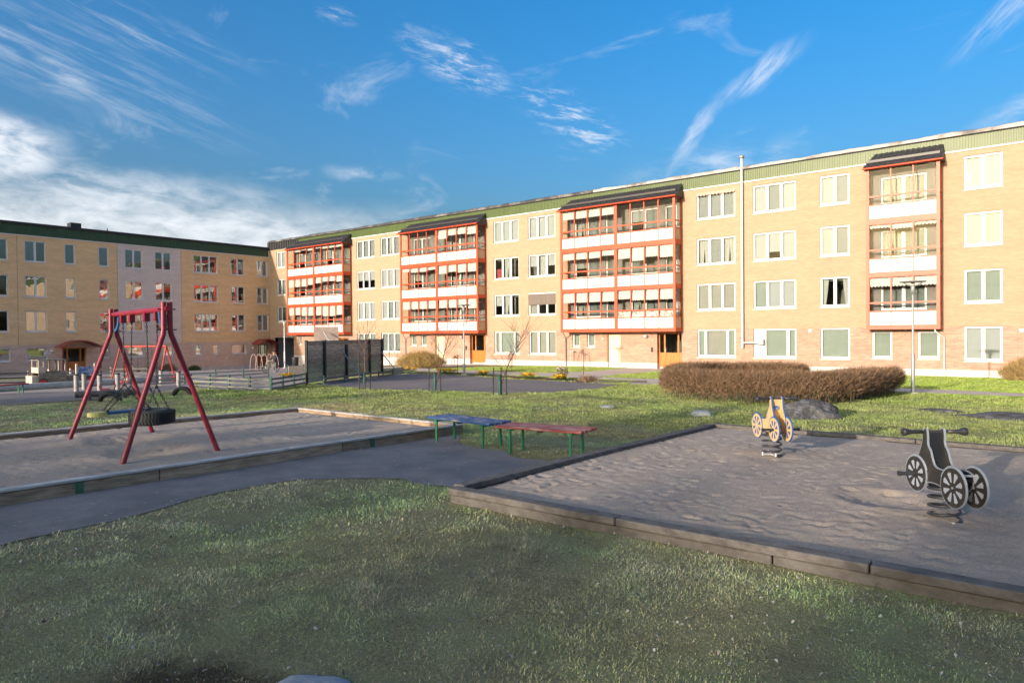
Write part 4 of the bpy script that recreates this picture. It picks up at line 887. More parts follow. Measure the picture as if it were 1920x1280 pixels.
def rider(name, label, loc, rz, face, edge, spoke, deep, front_plate):
    t = thing(name, label, 'spring rider', loc, rz, 'spring riders'); t.scale = (.88,.88,.88)
    gap = .088
    for sy in (-1, 1):
        y = sy*gap; e = .009
        mb = MB(); mb.poly(BODY, y-e, y+e, 1, 1)
        inn = offset(BODY, -.010)
        mb.poly(inn, y-e-.003, y+e+.003, 0, 0); pn = mb.build('side_panel', [face, edge], t)
        for wx, wz, wr in ((.32,.455,.195),(-.32,.44,.205)):
            mb = MB(); circ = [(wx+wr*math.cos(2*math.pi*k/40), wz+wr*math.sin(2*math.pi*k/40)) for k in range(40)][::-1]; yo = y+sy*.014
            mb.poly(circ, yo-.009, yo+.009, 1, 1); mb.poly(offset(circ, -.011), yo-.012, yo+.012, 0, 0); w = mb.build('wheel', [face, edge], t)
            mb = MB()
            for k in range(8):
                a0, a1 = 2*math.pi*(k+.24)/8, 2*math.pi*(k+.76)/8; r0, r1 = .055, wr-.058
                q = [(wx+r0*math.cos((a0+a1)/2-.12), wz+r0*math.sin((a0+a1)/2-.12)), (wx+r1*math.cos(a0), wz+r1*math.sin(a0)), (wx+r1*1.06*math.cos((a0+a1)/2), wz+r1*1.06*math.sin((a0+a1)/2)), (wx+r1*math.cos(a1), wz+r1*math.sin(a1)), (wx+r0*math.cos((a0+a1)/2+.12), wz+r0*math.sin((a0+a1)/2+.12))]
                mb.poly(q[::-1], yo-.0135, yo+.0135)
            mb.build('spoke_field', spoke, w)
            MB().tube([(wx,yo-.02,wz),(wx,yo+.02,wz)], .012, 8).build('hub_bolt', M['steel'], w)
            mb = MB(); pts = [(wx+(wr+.004)*math.cos(a), yo, wz+(wr+.004)*math.sin(a)) for a in [math.radians(q) for q in range(20, 161, 10)]]; mb.tube(pts, .010, 6); mb.build('mudguard', edge, w)
    MB().box(-.20,.06,-.078,.078,.545,.565).build('seat', deep, t)
    MB().beam((.05,0,.57),(.16,0,.93), .20, .014, up=(0,1,0)).build('leg_shield', front_plate, t) if False else None
    mb = MB(); mb.add([(.085,-.077,.56),(.085,.077,.56),(.165,.077,.93),(.165,-.077,.93),(.102,-.077,.555),(.102,.077,.555),(.182,.077,.925),(.182,-.077,.925)], [(0,3,2,1),(4,5,6,7),(0,1,5,4),(1,2,6,5),(2,3,7,6),(3,0,4,7)]); mb.build('leg_shield', front_plate, t)
    MB().box(-.34,-.10,-.078,.078,.50,.515).build('rear_board', deep, t)
    MB().box(-.16,.16,-.078,.078,.40,.43).box(-.10,.10,-.075,.075,.375,.40).build('spring_mount', deep, t)
    mb = MB(); mb.tube([(.17,-.30,.925),(.17,.30,.925)], .017, 10); hb = mb.build('handlebar', M['dark_metal'], t)
    for sg in (-1, 1):
        mb = MB(); prof = [(0,.02),(.020,.02),(.021,.10),(.026,.14),(.034,.17),(.042,.19),(.042,.215),(.030,.222),(0,.222)]
        vs = [(.17+rr*math.cos(2*math.pi*k/12), sg*(.115+zz), .925+rr*math.sin(2*math.pi*k/12)) for rr, zz in prof for k in range(12)]
        mb.add(vs, [(i*12+k, i*12+(k+1) % 12, (i+1)*12+(k+1) % 12, (i+1)*12+k) for i in range(len(prof)-1) for k in range(12)], 0, True); mb.build('grip', M['dark_metal'], hb)
    for sg in (-1, 1): MB().tube([(.32,sg*.11,.455),(.32,sg*.27,.455)], .020, 10).tube([(.32,sg*.27,.455),(.32,sg*.30,.455)], .027, 10).build('footrest', M['dark_metal'], t)
    MB().tube([(-.33,-.09,.56),(-.33,.09,.56)], .012, 8).build('rear_bar', M['steel'], t)
    pts = []; turns = 4.6
    for k in range(130):
        q = k/129; a = 2*math.pi*turns*q; pts.append((.142*math.cos(a), .142*math.sin(a), -.01+.41*q))
    MB().tube(pts, .0145, 8).build('spring', M['dark_metal'], t)
    mb = MB(); mb.box(-.15,.15,-.018,.018,.0,.03); mb.box(-.018,.018,-.15,.15,.002,.032)
    for a, b in ((-.15,0),(.15,0),(0,-.15),(0,.15)): mb.tube([(a,b,0),(a,b,.055)], .02, 8)
    mb.build('ground_anchor', M['steel'], t)
    return t
M['hd_dark'] = mat('charcoal_board', (.026,.024,.022), .45, scale=14, alt=(.055,.05,.046), lo=.5, hi=.8); M['hd_pale'] = mat('pale_grey_core', (.22,.255,.30), .5, .08, 6); M['hd_black'] = mat('black_board', (.012,.012,.013), .45, .2, 6)
M['hd_tan'] = mat('tan_board', (.58,.41,.19), .5, scale=12, alt=(.42,.30,.15), lo=.52, hi=.8); M['hd_blue'] = mat('blue_core', (.02,.09,.30), .5, .1, 6); M['hd_paleb'] = mat('pale_blue_spoke', (.30,.34,.40), .5, .06, 6)
K = rider('spring_rider', 'charcoal motorcycle spring rider with pale edges, nearer of the two', (-.73,7.28,float(zg(-.73,7.28))+.03), R(127), M['hd_dark'], M['hd_pale'], M['hd_paleb'], M['hd_black'], M['hd_black'])
Yr = rider('spring_rider', 'tan and blue motorcycle spring rider with round emblem, by the boulder', (-3.06,9.85,float(zg(-3.06,9.85))+.08), R(-49), M['hd_tan'], M['hd_blue'], M['hd_blue'], M['hd_tan'], M['hd_tan'])
# emblem on the leg shield of the tan rider (a ring with a clover)
em = Matrix.Translation((.150,0,.80)) @ Matrix.Rotation(math.radians(-12.5), 4, 'Y') @ Matrix.Rotation(math.radians(90), 4, 'Y')
mb = MB()
def disc(mb, cx, cy, r0, r1, z, n=24, mi=0):
    vs = []
    for k in range(n): a = 2*math.pi*k/n; vs += [em @ Vector((cx+r0*math.cos(a), cy+r0*math.sin(a), z)), em @ Vector((cx+r1*math.cos(a), cy+r1*math.sin(a), z))]
    mb.add(vs, [(2*k, 2*k+1, (2*k+3) % (2*n), (2*k+2) % (2*n)) for k in range(n)], mi)
disc(mb, 0, 0, .0, .052, .0020, mi=1); disc(mb, 0, 0, .046, .056, .0026)
for a in range(4): disc(mb, .021*math.cos(math.pi/4+a*math.pi/2), .021*math.sin(math.pi/4+a*math.pi/2), 0, .017, .0030, 12)
mb.build('emblem', [M['hd_blue'], M['hd_paleb']], Yr, (.006,0,0))
mb = MB()
for k in range(5):
    a = R(120)-k*.13; mb.beam((-.32+.150*math.cos(a), -.1185, .44+.150*math.sin(a)), (-.32+.105*math.cos(a), -.1185, .44+.105*math.sin(a)), .010, .004, up=(0,1,0)); 
mb.build('slot_marks', M['hd_paleb'], K)

# ------------------------------------------------------------------ benches
M['bench_green'] = mat('green_bench_leg_paint', (.02,.20,.09), .5, .2, 6)
M['bench_blue'] = mat('worn_blue_bench_paint', (.03,.09,.22), .65, scale=3, alt=(.42,.38,.42), lo=.50, hi=.66, stretch=(1.2,9,9), object_random=.1)
M['bench_red'] = mat('worn_red_bench_paint', (.30,.06,.05), .65, scale=3, alt=(.52,.36,.31), lo=.46, hi=.66, stretch=(1.2,9,9), object_random=.1)
def bench(label, loc, rz, m, L_, W_, n, lx):
    t = thing('bench', label, 'bench', loc, rz, 'backless slatted benches by the sandpits'); top = .42; w = W_/n
    for i in range(n):
        y = -W_/2+w*(i+.5); o_ = rnd.uniform(-.02,.02); MB().box(-L_/2+o_, L_/2+o_, y-w*.40, y+w*.40, top-.038, top).build('slat', m, t, bevel=.005)
    for x in (-lx/2, lx/2):
        MB().box(x-.03,x+.03,-W_/2+.03,W_/2-.03,top-.072,top-.0395).build('bearer', M['bench_green'], t)
        for y in (-W_/2+.06, W_/2-.06): MB().tube([(x,y,top-.072),(x,y,-.08)], .023, 10).build('leg', M['bench_green'], t)
    MB().box(-.03,.03,-W_/2+.03,W_/2-.03,top-.066,top-.0395).build('batten', M['dark_metal'], t)
bench('worn blue slatted bench with green legs by the left sandpit', (-7.48,8.35,z1(-7.48,8.3)), R(-5), M['bench_blue'], 1.50, .52, 4, 1.10)
bench('worn red slatted bench with green legs beside the dark sandpit', (-5.86,8.27,z1(-5.86,8.2)), R(8), M['bench_red'], 1.42, .52, 5, 1.00)

# ------------------------------------------------------------------ lamp posts
def lamp(label, x, y, h, m, lean=0, disc_r=.40):
    z = z1(x, y); t = thing('lamp_post', label, 'lamp post', (x,y,z), R(25), 'courtyard lamp posts')
    MB().lathe([(0,-.1),(.16,-.1),(.16,.05),(.10,.06),(.10,.06)], 12).build('footing', M['plinth'], t)
    MB().lathe([(.058,.05),(.058,1.25),(.038,1.32),(.032,h-.45),(.032,h-.42),(.06,h-.42),(.065,h-.18),(.035,h-.14)], 14).build('pole', m, t)
    mb = MB()
    for sg in (-1, 1): mb.tube([(sg*.02,0,h-.16),(sg*.12,0,h-.15),(sg*.22,0,h-.10),(sg*.28,0,h-.04)], .016, 6)
    mb.build('bracket', m, t)
    MB().lathe([(0,.0),(disc_r*.55,-.02),(disc_r*.95,-.015),(disc_r,.0),(disc_r*.96,.012),(disc_r*.4,.035),(0,.04)], 24, 0, (0,0,h-.03)).build('reflector_disc', m, t)
    MB().lathe([(0,.0),(.05,.0),(.055,-.10),(0,-.11)], 12, 0, (0,0,h-.05)).build('lamp_glass', M['white'], t)
lamp('grey lamp post with disc head on the lit lawn at right', -3.42, 25.5, 3.68, M['steel_light'])
lamp('grey lamp post with disc head at the flower bed, mid picture', -23.47, 25.96, 3.60, M['steel_light'])
lamp('pale lamp post by the passage beside the shaded ochre block', -47.2, 31.2, 3.75, mat('white_lamp_post_paint', (.66,.66,.64), .5, .06, 4))

# ------------------------------------------------------------------ bushes and hedges
def twigs(name, centres, n, rs, hgt, m, col, spread=1.0, lenr=(.10,.28), wid=.004, up=.8, zfun=None, shell=None):
    """many thin two-sided twigs; centres(k) -> arrays of base points; returns mesh"""
    P = centres(n, rs); L_ = rs.uniform(lenr[0], lenr[1], n); a = rs.uniform(0, 2*np.pi, n); tl = np.clip(rs.normal(up, .35, n), -.2, 1.3)
    D = np.stack([np.cos(a)*np.cos(tl), np.sin(a)*np.cos(tl), np.sin(tl)], 1); b = rs.uniform(0, 2*np.pi, n)
    S = np.cross(D, np.stack([np.cos(b), np.sin(b), np.full(n, .3)], 1)); S /= np.linalg.norm(S, axis=1)[:, None]+1e-9
    W = S*(wid*rs.uniform(.7,1.5,n))[:, None]; E_ = P+D*L_[:, None]
    V = np.stack([P-W, P+W, E_+W*.4, E_-W*.4], 1).reshape(-1, 3); F = np.arange(4*n).reshape(n, 4)
    Cc = np.array(col)[rs.randint(0, len(col), n)]*rs.uniform(.65,1.35,(n,1)); Cc = np.repeat(Cc, 4, 0)
    return npmesh(name, V, F, m, Cc)
M['twig'] = vcol_mat('twig_bark', .85, 0)
HC = [(.20,.12,.075),(.25,.155,.09),(.155,.10,.06),(.29,.185,.11),(.13,.095,.06)]
def hedge(name, label, line, width, h, dens, seed, green=0, fade=.45, group='clipped brown hedges'):
    rs = np.random.RandomState(seed); L_ = [math.dist(line[i], line[i+1]) for i in range(len(line)-1)]; cum = np.concatenate([[0], np.cumsum(L_)]); T = cum[-1]
    lx = np.array([q[0] for q in line]); ly = np.array([q[1] for q in line]); base = Vector((float(lx.mean()), float(ly.mean()), float(zg(lx.mean(), ly.mean()))))
    t = thing(name, label, 'hedge', base, 0, group)
    def pos(s_): return np.interp(s_, cum, lx), np.interp(s_, cum, ly)
    def cen(n, rs):
        s_ = rs.uniform(-.1, T+.1, n); x, y = pos(np.clip(s_, 0, T)); x2, y2 = pos(np.clip(s_+.2, 0, T)); x1_, y1_ = pos(np.clip(s_-.2, 0, T)); dx, dy = x2-x1_, y2-y1_; dl = np.hypot(dx, dy)+1e-9
        v = rs.uniform(-1, 1, n); v = np.sign(v)*np.abs(v)**.6
        zf = rs.uniform(0, 1, n)**fade; edge = np.clip(np.minimum(s_+.1, T+.1-s_)/.35, 0, 1)**.5
        hh = (h-.09+.16*(fbm(s_*1.7, v*2, seed, 2)-.5)); wz = width/2*(.62+.38*np.clip(zf*2.2, 0, 1))*(1-.25*np.clip((zf-.8)/.2, 0, 1))*(.55+.45*edge)
        x = x-dy/dl*v*wz; y = y+dx/dl*v*wz; z = zt(x, y)+.02+zf*hh*(.90+.10*edge)
        return np.stack([x-base.x, y-base.y, z-base.z], 1)
    n = int(dens*T*width*h)
    o = ob('twigs', twigs('twigs', cen, n, rs, h, M['twig'], HC, wid=.0040, lenr=(.05,.22), up=.80), t); stuff(o)
    ns = int(T*26); mb = MB()
    for i in range(ns):
        s_ = rs.uniform(0, T); x, y = pos(s_); x = float(x)+rs.uniform(-.3,.3)*width; y = float(y)+rs.uniform(-.3,.3)*width; z = z1(x, y)
        pts = [Vector((x,y,z-.05))]; d = Vector((rs.uniform(-.25,.25), rs.uniform(-.25,.25), 1))
        for k in range(4): pts.append(pts[-1]+d*h*.2); d += Vector((rs.uniform(-.3,.3), rs.uniform(-.3,.3), 0))
        mb.tube([q-base for q in pts], [.011,.009,.007,.006,.004], 4, cap=False, smooth=False)
    stuff(mb.build('stems', mat('hedge_stem', (.115,.09,.065), .9, .25, 10), t))
    return t
hedge('hedge', 'long clipped brown hedge behind the tan spring rider, curving round at right', [(-8.9,18.9),(-7.4,18.7),(-6.0,18.75),(-5.0,19.3),(-4.55,20.6),(-4.3,22.5),(-4.15,25.4)], 1.15, .84, 8000, 3, fade=.36)
hedge('hedge', 'short clipped brown hedge farther back, behind the long hedge', [(-9.3,20.2),(-9.2,22.2),(-8.6,23.9),(-7.2,24.1),(-6.4,23.9)], 1.05, .96, 7500, 4, fade=.36)
def bush(name, label, x, y, rad, h, n, seed, col, lenr=(.15,.4), up=.95, group='loose shrubs', wid=.005, cat='shrub'):
    rs = np.random.RandomState(seed); z = z1(x, y); t = thing(name, label, cat, (x,y,z), 0, group)
    def cen(n, rs):
        a = rs.uniform(0, 2*np.pi, n); rr = rs.uniform(0,1,n)**.5; zf = rs.uniform(0,1,n)
        R_ = rad*rr*(.45+.55*np.sin(np.pi*np.clip(zf*.75+.2,0,1)))*(1+.25*(fbm(np.cos(a)*2, np.sin(a)*2+zf*2, seed, 2)-.5)); return np.stack([R_*np.cos(a), R_*np.sin(a)*.8, zf*(h-.15)*(1-.35*rr**2)], 1)
    stuff(ob('twigs', twigs('twigs', cen, n, rs, h, M['twig'], col, lenr=lenr, up=up, wid=wid), t))
    mb = MB()
    for i in range(26):
        a = rs.uniform(0, 6.28); q = rad*rs.uniform(.3,.9); mb.tube([(rs.uniform(-.1,.1),rs.uniform(-.1,.1),-.05),(q*.5*math.cos(a),q*.4*math.sin(a),h*.45),(q*math.cos(a),q*.8*math.sin(a),h*.85)], [.012,.008,.004], 4, cap=False)
    stuff(mb.build('stems', M['stem'], t)); return t
M['stem'] = mat('shrub_stem', (.15,.11,.075), .9, .25, 10)
bush('shrub', 'wide ochre twiggy shrub in front of the second balcony stack', -33.2, 32.4, 1.9, 1.10, 9000, 8, [(.36,.25,.08),(.42,.29,.11),(.30,.19,.08),(.38,.28,.10)], (.2,.5), .9)
bush('shrub', 'ochre twiggy shrub against the wall at the right edge', -.55, 37.6, 1.15, 1.12, 9000, 9, [(.36,.25,.10),(.42,.30,.13),(.30,.20,.09)], (.15,.35), .8)
for k, (x, y, rd, hh, lb) in enumerate([(-60.9,15.5,1.0,.8,'leafless shrub on the wall left of the first arched canopy'),(-60.9,28.6,.9,.7,'leafless shrub on the wall under the grey brick strip'),(-60.6,30.8,.6,.45,'low dark green shrub at the end of the rail by the ochre wall')]):
    bush('shrub', lb, x, y, rd, hh, 900, 50+k, [(.16,.12,.09),(.20,.15,.11)] if k < 2 else [(.05,.09,.03),(.07,.11,.04)], (.15,.4), 1.0, wid=.009)

# ------------------------------------------------------------------ young trees with stakes, weeping standards
def branchy(mb, p0, d, length, rad, depth, rs, weep=0):
    pts = [p0]; dd = d.copy(); n = 5
    for k in range(n):
        dd = (dd+Vector((rs.uniform(-.10,.10), rs.uniform(-.10,.10), rs.uniform(-.04,.08)-weep*k/n))).normalized(); pts.append(pts[-1]+dd*length/n)
    mb.tube(pts, [rad*(1-.75*k/n) for k in range(n+1)], 5, cap=False)
    if depth:
        for k in range(rs.randint(2, 4)):
            i = rs.randint(1, n); a = rs.uniform(0, 6.28); s_ = Vector((math.cos(a), math.sin(a), .75-weep)).normalized(); branchy(mb, pts[i], (dd*.7+s_*.8).normalized(), length*rs.uniform(.4,.7), rad*.5, depth-1, rs, weep)
def young_tree(label, x, y, h, lean, seed, stakes, sh=.95, bark=(.10,.055,.04)):
    rs = np.random.RandomState(seed); z = z1(x, y); t = thing('young_tree', label, 'tree', (x,y,z), 0, 'young staked trees on the lawn')
    pts = []; n = 10
    for k in range(n+1): q = k/n; pts.append(Vector((lean[0]*q**1.4*h+.03*math.sin(q*5+seed), lean[1]*q**1.4*h, -.05+q*h*.72)))
    MB().tube(pts, [.026-.015*k/n for k in range(n+1)], 7).build('trunk', M['bark'], t)
    mb = MB()
    for k in range(17):
        i = rs.randint(4, n+1); a = rs.uniform(0, 6.28); branchy(mb, pts[i], Vector((math.cos(a)*.75, math.sin(a)*.75, .75)).normalized(), h*rs.uniform(.20,.42), .007, 2, rs)
    branchy(mb, pts[-1], Vector((lean[0]*1.5, lean[1]*1.5, 1)).normalized(), h*.32, .011, 2, rs)
    mb.build('crown', M['bark'], t)
    for dx, dy, hh in stakes: MB().tube([(dx,dy,-.1),(dx*.92,dy*.92,hh)], .019, 6).build('stake', M['stake'], t)
    MB().lathe([(.045,0),(.05,.30),(.045,.62),(.04,.62)], 10).build('trunk_guard', mat('green_trunk_guard', (.02,.075,.065), .6, .2, 8), t)
    for dx, dy, hh in stakes: MB().beam((0,0,hh*.72), (dx*.92,dy*.92,hh*.72), .004, .035).build('tie', M['stake'], t)
M['bark'] = mat('young_bark', (.13,.07,.05), .85, .25, 12); M['stake'] = mat('dark_stake_wood', (.03,.032,.034), .8, .3, 10)
young_tree('young staked tree leaning right, nearest the dark sandpit', -13.4, 16.46, 2.55, (.20,.17), 3, [(-.16,-.13,.86),(-.02,.10,.86),(.17,.13,.80)])
young_tree('young staked tree in the middle of the three on the lawn edge', -16.08, 16.33, 2.45, (.14,.12), 5, [(-.17,-.13,.80),(.15,.12,.80)])
young_tree('young staked tree in front of the dark plank wall', -18.3, 15.17, 2.45, (.02,.03), 7, [(-.13,-.12,1.28),(-.02,-.2,.75),(.16,.13,.62)])
def weeper(label, x, y, h, seed):
    rs = np.random.RandomState(seed); z = z1(x, y); t = thing('weeping_tree', label, 'tree', (x,y,z), 0, 'small weeping trees by the path')
    MB().tube([(0,0,-.05),(.02,0,h*.5),(.0,.02,h*.95)], [.022,.018,.012], 6).build('trunk', M['bark'], t); mb = MB()
    for k in range(15):
        a = rs.uniform(0, 6.28); q = rs.uniform(.2,.42); tp = Vector((0,.02,h*rs.uniform(.72,.95))); e = Vector((math.cos(a), math.sin(a), 0)); dr = h*rs.uniform(.3,.65)
        mb.tube([tp, tp+e*q*.5+Vector((0,0,.10)), tp+e*q*.9+Vector((0,0,.0)), tp+e*q+Vector((0,0,-dr*.5)), tp+e*q*rs.uniform(.85,1.1)+Vector((0,0,-dr))], [.010,.008,.006,.005,.003], 4, cap=False)
    mb.tube([(0,.02,h*.9),(.01,0,h*1.25)], [.008,.003], 4); mb.build('crown', M['bark'], t)
weeper('small weeping tree on the lawn strip left of the drainpipe', -24.8, 31.6, 1.22, 2); weeper('small weeping tree in front of the cream service door', -18.4, 29.3, 1.35, 4)
weeper('thin weeping sapling in the strip behind the middle lamp post', -24.9, 27.0, 1.0, 6)
def thin_tree(label, x, y, h, seed):
    rs = np.random.RandomState(seed); t = thing('sapling', label, 'tree', (x,y,z1(x,y)), 0, 'bare saplings'); mb = MB(); MB().tube([(0,0,-.05),(.02,.01,h*.5),(.0,.03,h)], [.02,.015,.006], 6).build('trunk', M['bark'], t)
    for k in range(9): a = rs.uniform(0,6.28); branchy(mb, Vector((.01,.02,h*rs.uniform(.35,.95))), Vector((math.cos(a)*.7,math.sin(a)*.7,.7)).normalized(), h*rs.uniform(.2,.4), .007, 1, rs)
    mb.build('crown', M['bark'], t)
thin_tree('bare sapling left of the ochre shrub, against the brick', -37.6, 33.5, 2.3, 3); thin_tree('bare sapling between the ochre shrub and the lamp post', -27.6, 28.3, 2.4, 8)

# ------------------------------------------------------------------ flowers and small shrubs in the bed
M['petal'] = vcol_mat('petal', .6, .3)
def flowers(label, x, y, rad, n, cols, h, seed, name='flower_clump', cat='flowers'):
    rs = np.random.RandomState(seed); a = rs.uniform(0,6.28,n); q = rad*rs.uniform(0,1,n)**.6; P = np.stack([q*np.cos(a), q*np.sin(a), h*rs.uniform(.5,1,n)], 1); Q = []; cs = []
    for i in range(n):
        s_ = rs.uniform(.025,.05); u_ = Vector(rs.uniform(-1,1,3)).normalized(); v_ = u_.cross(Vector((.3,.5,.8))).normalized(); w_ = u_.cross(v_)
        for k in range(2): e1, e2 = (v_, w_) if k else (u_, v_); b = Vector(P[i]); Q += [b-e1*s_-e2*s_*.6, b+e1*s_-e2*s_*.6, b+e1*s_+e2*s_*.6, b-e1*s_+e2*s_*.6]; cs += [cols[rs.randint(len(cols))]]*4
        b = Vector(P[i]); Q += [Vector((b.x*.6,b.y*.6,0))+Vector((.006,0,0)), Vector((b.x*.6,b.y*.6,0))-Vector((.006,0,0)), b-Vector((.004,0,0)), b+Vector((.004,0,0))]; cs += [(.06,.11,.03)]*4
    V = np.array([tuple(k) for k in Q]); tag(ob(name, npmesh(name, V, np.arange(len(V)).reshape(-1,4), M['petal'], np.array(cs)), None, (x,y,z1(x,y)+.02)), label, cat, 'flowers along the path')
YEL = [(.75,.45,.02),(.80,.55,.04),(.65,.34,.02)]
for x, y, rd, n, lb in [(-28.2,26.6,.45,90,'yellow flowers at the far left end of the bed'),(-24.9,26.2,.55,120,'yellow flowers left of the middle lamp post'),(-22.3,26.1,.35,60,'yellow flowers right of the middle lamp post'),(-18.9,25.3,.38,90,'yellow flowers in the middle of the bed'),(-17.0,25.1,.34,90,'yellow flowers under the pale dry clump in the bed'),(-5.9,20.9,.45,90,'yellow flowers seen through the hedge stems')]:
    flowers(lb, x, y, rd, n, YEL, .24, int(-x*10))
flowers('pale dry grass clump standing among the yellow flowers', -17.15, 25.5, .28, 110, [(.55,.42,.33),(.42,.30,.22),(.62,.52,.44)], .55, 77, 'dry_clump', 'plant')
flowers('yellow flower patch beside the pale gate panel', -28.2, 18.8, .4, 90, YEL, .2, 78)
bush('shrub', 'low brown dead shrub at the right end of the bed', -15.4, 24.9, .5, .3, 500, 61, [(.22,.14,.09),(.28,.19,.12)], (.1,.25), .8, wid=.007)
tag(MB().beam((-14.6,24.0,z1(-14.6,24)+.06),(-12.9,25.4,z1(-12.9,25.4)+.06), .10, .10).build('timber_edge', M['timber_dark']), 'dark timber lying at the end of the flower bed', 'timber')

# ------------------------------------------------------------------ rocks
M['rock'] = mat('grey_rock', (.045,.046,.05), .85, scale=5, alt=(.16,.16,.165), lo=.42, hi=.66, bump=.06, bscale=12); M['rock_pale'] = mat('pale_flat_rock', (.24,.26,.28), .8, scale=6, alt=(.33,.35,.37), lo=.35, hi=.7, bump=.01, bscale=25)
def rock(label, x, y, rx, ry, h, seed, m='rock', rz=0, sink=.25):
    mb = MB(); nu, nv = 26, 12; rs = seed*13.7; vs = []
    for j in range(nv+1):
        ph = math.pi*.62*j/nv
        for i in range(nu):
            th = 2*math.pi*i/nu; q = Vector((math.sin(ph)*math.cos(th), math.sin(ph)*math.sin(th), math.cos(ph)))
            k = 1+.55*(float(fbm(q.x*1.6+rs, q.y*1.6+q.z*1.3, seed, 4))-.5)+.10*(float(fbm(q.x*6+rs, q.y*6+q.z*4, seed+4, 3))-.5); vs.append((q.x*rx*k, q.y*ry*k, max(-sink, (q.z**.8 if q.z > 0 else q.z)*h*k)))
    mb.add(vs, [(j*nu+i, (j+1)*nu+i, (j+1)*nu+(i+1) % nu, j*nu+(i+1) % nu) for j in range(nv) for i in range(nu)], 0, False)
    tag(mb.build('rock', M[m], None, (x,y,z1(x,y)), rz), label, 'rock', 'rocks in the grass')
rock('large grey boulder behind the tan spring rider', -4.15, 15.9, .70, .5, .37, 3, rz=R(25))
rock('low dark rock outcrop in the lawn at the right edge', -.3, 18.9, 1.3, .7, .13, 5, rz=R(10)); rock('small flat grey stone on the lawn behind the dark sandpit', -6.25, 15.0, .24, .2, .12, 7, 'rock_pale')
rock('flat pale stone in the grass behind the red bench', -8.9, 15.3, .22, .16, .05, 8, 'rock_pale'); rock('flat pale stone beside the low rock outcrop', -2.1, 19.4, .5, .3, .06, 9, 'rock')
PUD = [(-2.98,1.86),(-2.72,1.80),(-2.60,1.98),(-2.72,2.12),(-2.86,2.14),(-3.0,2.02)]
rock('flat pale stone bedded in damp soil at the bottom edge', -2.80, 1.97, .19, .13, .035, 11, 'rock_pale', R(30), .1)

# ------------------------------------------------------------------ plank ball wall, backboard, fences
M['plank'] = mat('grey_black_plank', (.24,.205,.155), .9, scale=3, alt=(.58,.50,.385), lo=.36, hi=.68, bump=.006, bscale=20, stretch=(1,1,7), object_random=.3)
M['plank_g'] = mat('algae_green_plank', (.21,.225,.15), .9, scale=3, alt=(.46,.49,.33), lo=.36, hi=.68, bump=.006, bscale=20, stretch=(1,1,7), object_random=.25)
WA, WB = Vector((-22.55,15.85,0)), Vector((-25.97,22.66,0)); wl_ = (WB-WA).length; wz_ = math.atan2((WB-WA).y, (WB-WA).x)
PW = thing('plank_wall', 'tall dark weathered plank wall of the ball court', 'wall', (WA.x, WA.y, z1(WA.x, WA.y)), wz_)
for i in range(9):
    z0 = .05+i*.182; k = 0; cuts = [0, wl_*.24, wl_*.62, wl_] if i % 2 else [0, wl_*.42, wl_*.80, wl_]
    for a, b in zip(cuts[:-1], cuts[1:]): MB().box(a+.004, b-.004, .03+rnd.uniform(0,.02), .07, z0+rnd.uniform(0,.002), z0+.1805).build('plank', M['plank_g'] if i < 4 else M['plank'], PW)
for x, w in ((0,.09),(wl_*.20,.10),(wl_*.47,.10),(wl_*.80,.10),(wl_,.09)): MB().box(x-w/2, x+w/2, -.06, .029, -.2, 1.72 if x != wl_*.47 else 1.50).build('post', M['stake'], PW)
for x, dx in ((wl_*.38,.5),(wl_*.90,.9)): MB().tube([(x,-.07,1.30),(x+dx*.6,-1.0,-.05)], .025, 6).build('brace', M['steel_light'], PW)
BB = thing('basketball_board', 'grey basketball backboard above the dark plank wall', 'backboard', (-24.75,18.45,z1(-24.75,18.45)), R(54))
MB().box(-.52,.52,.12,.16,1.40,2.32).build('board', mat('grey_board_panel', (.34,.27,.23), .8, .15, 5), BB); MB().box(-.05,.05,.16,.26,-.2,2.2).build('post', M['stake'], BB)
MB().tube([(-.12,-.08,2.10),(.22,-.5,1.55)], .03, 8).build('strut', M['steel_light'], BB)
mb = MB(); mb.tube([(.0+.2*math.cos(q*.4),-.30+.2*math.sin(q*.4),1.62) for q in range(17)], .012, 6); mb.build('hoop', M['dark_metal'], BB)
M['f_green'] = mat('green_fence_post', (.03,.11,.075), .7, .25, 8); M['f_rail'] = mat('grey_fence_rail', (.15,.155,.14), .9, .35, 4, .004, 30, stretch=(1,1,6), object_random=.25); M['f_pale'] = mat('pale_fence_wood', (.52,.43,.34), .85, .2, 4, stretch=(2,2,8), object_random=.15)
def fence(label, pts, h, nr, pm, rm, sp, group='low playground fences', pw=.06, rh=.068):
    c_ = Vector((*pts[0], z1(*pts[0]))); t = thing('fence', label, 'fence', c_, 0, group)
    for i in range(len(pts)-1):
        a, b = Vector(pts[i]), Vector(pts[i+1]); L_ = (b-a).length; n = max(1, round(L_/sp)); d = (b-a)/L_; nr_ = Vector((-d.y, d.x))
        for k in range(n+1 if i == len(pts)-2 else n):
            q = a+d*L_*k/n; z = z1(q.x, q.y); MB().box(-pw/2,pw/2,-pw/2,pw/2,-.1,h+.04).build('post', pm, t, (q.x-c_.x, q.y-c_.y, z-c_.z), math.atan2(d.y, d.x))
        for k in range(n):
            q0, q1 = a+d*(L_*k/n+.006), a+d*(L_*(k+1)/n-.006)
            for r_ in range(nr):
                zz = h*(r_+.6)/nr+rnd.uniform(-.012,.012); off = nr_*(pw/2+.014); MB().beam((q0.x-c_.x-off.x, q0.y-c_.y-off.y, z1(q0.x,q0.y)-c_.z+zz), (q1.x-c_.x-off.x, q1.y-c_.y-off.y, z1(q1.x,q1.y)-c_.z+zz+rnd.uniform(-.012,.012)), .026, rh).build('rail', rm, t)
fence('low green-posted rail fence, front corner by the plank wall', [(-24.6,12.35),(-20.55,13.05),(-22.5,15.7)], .46, 3, M['f_green'], M['f_rail'], .95)
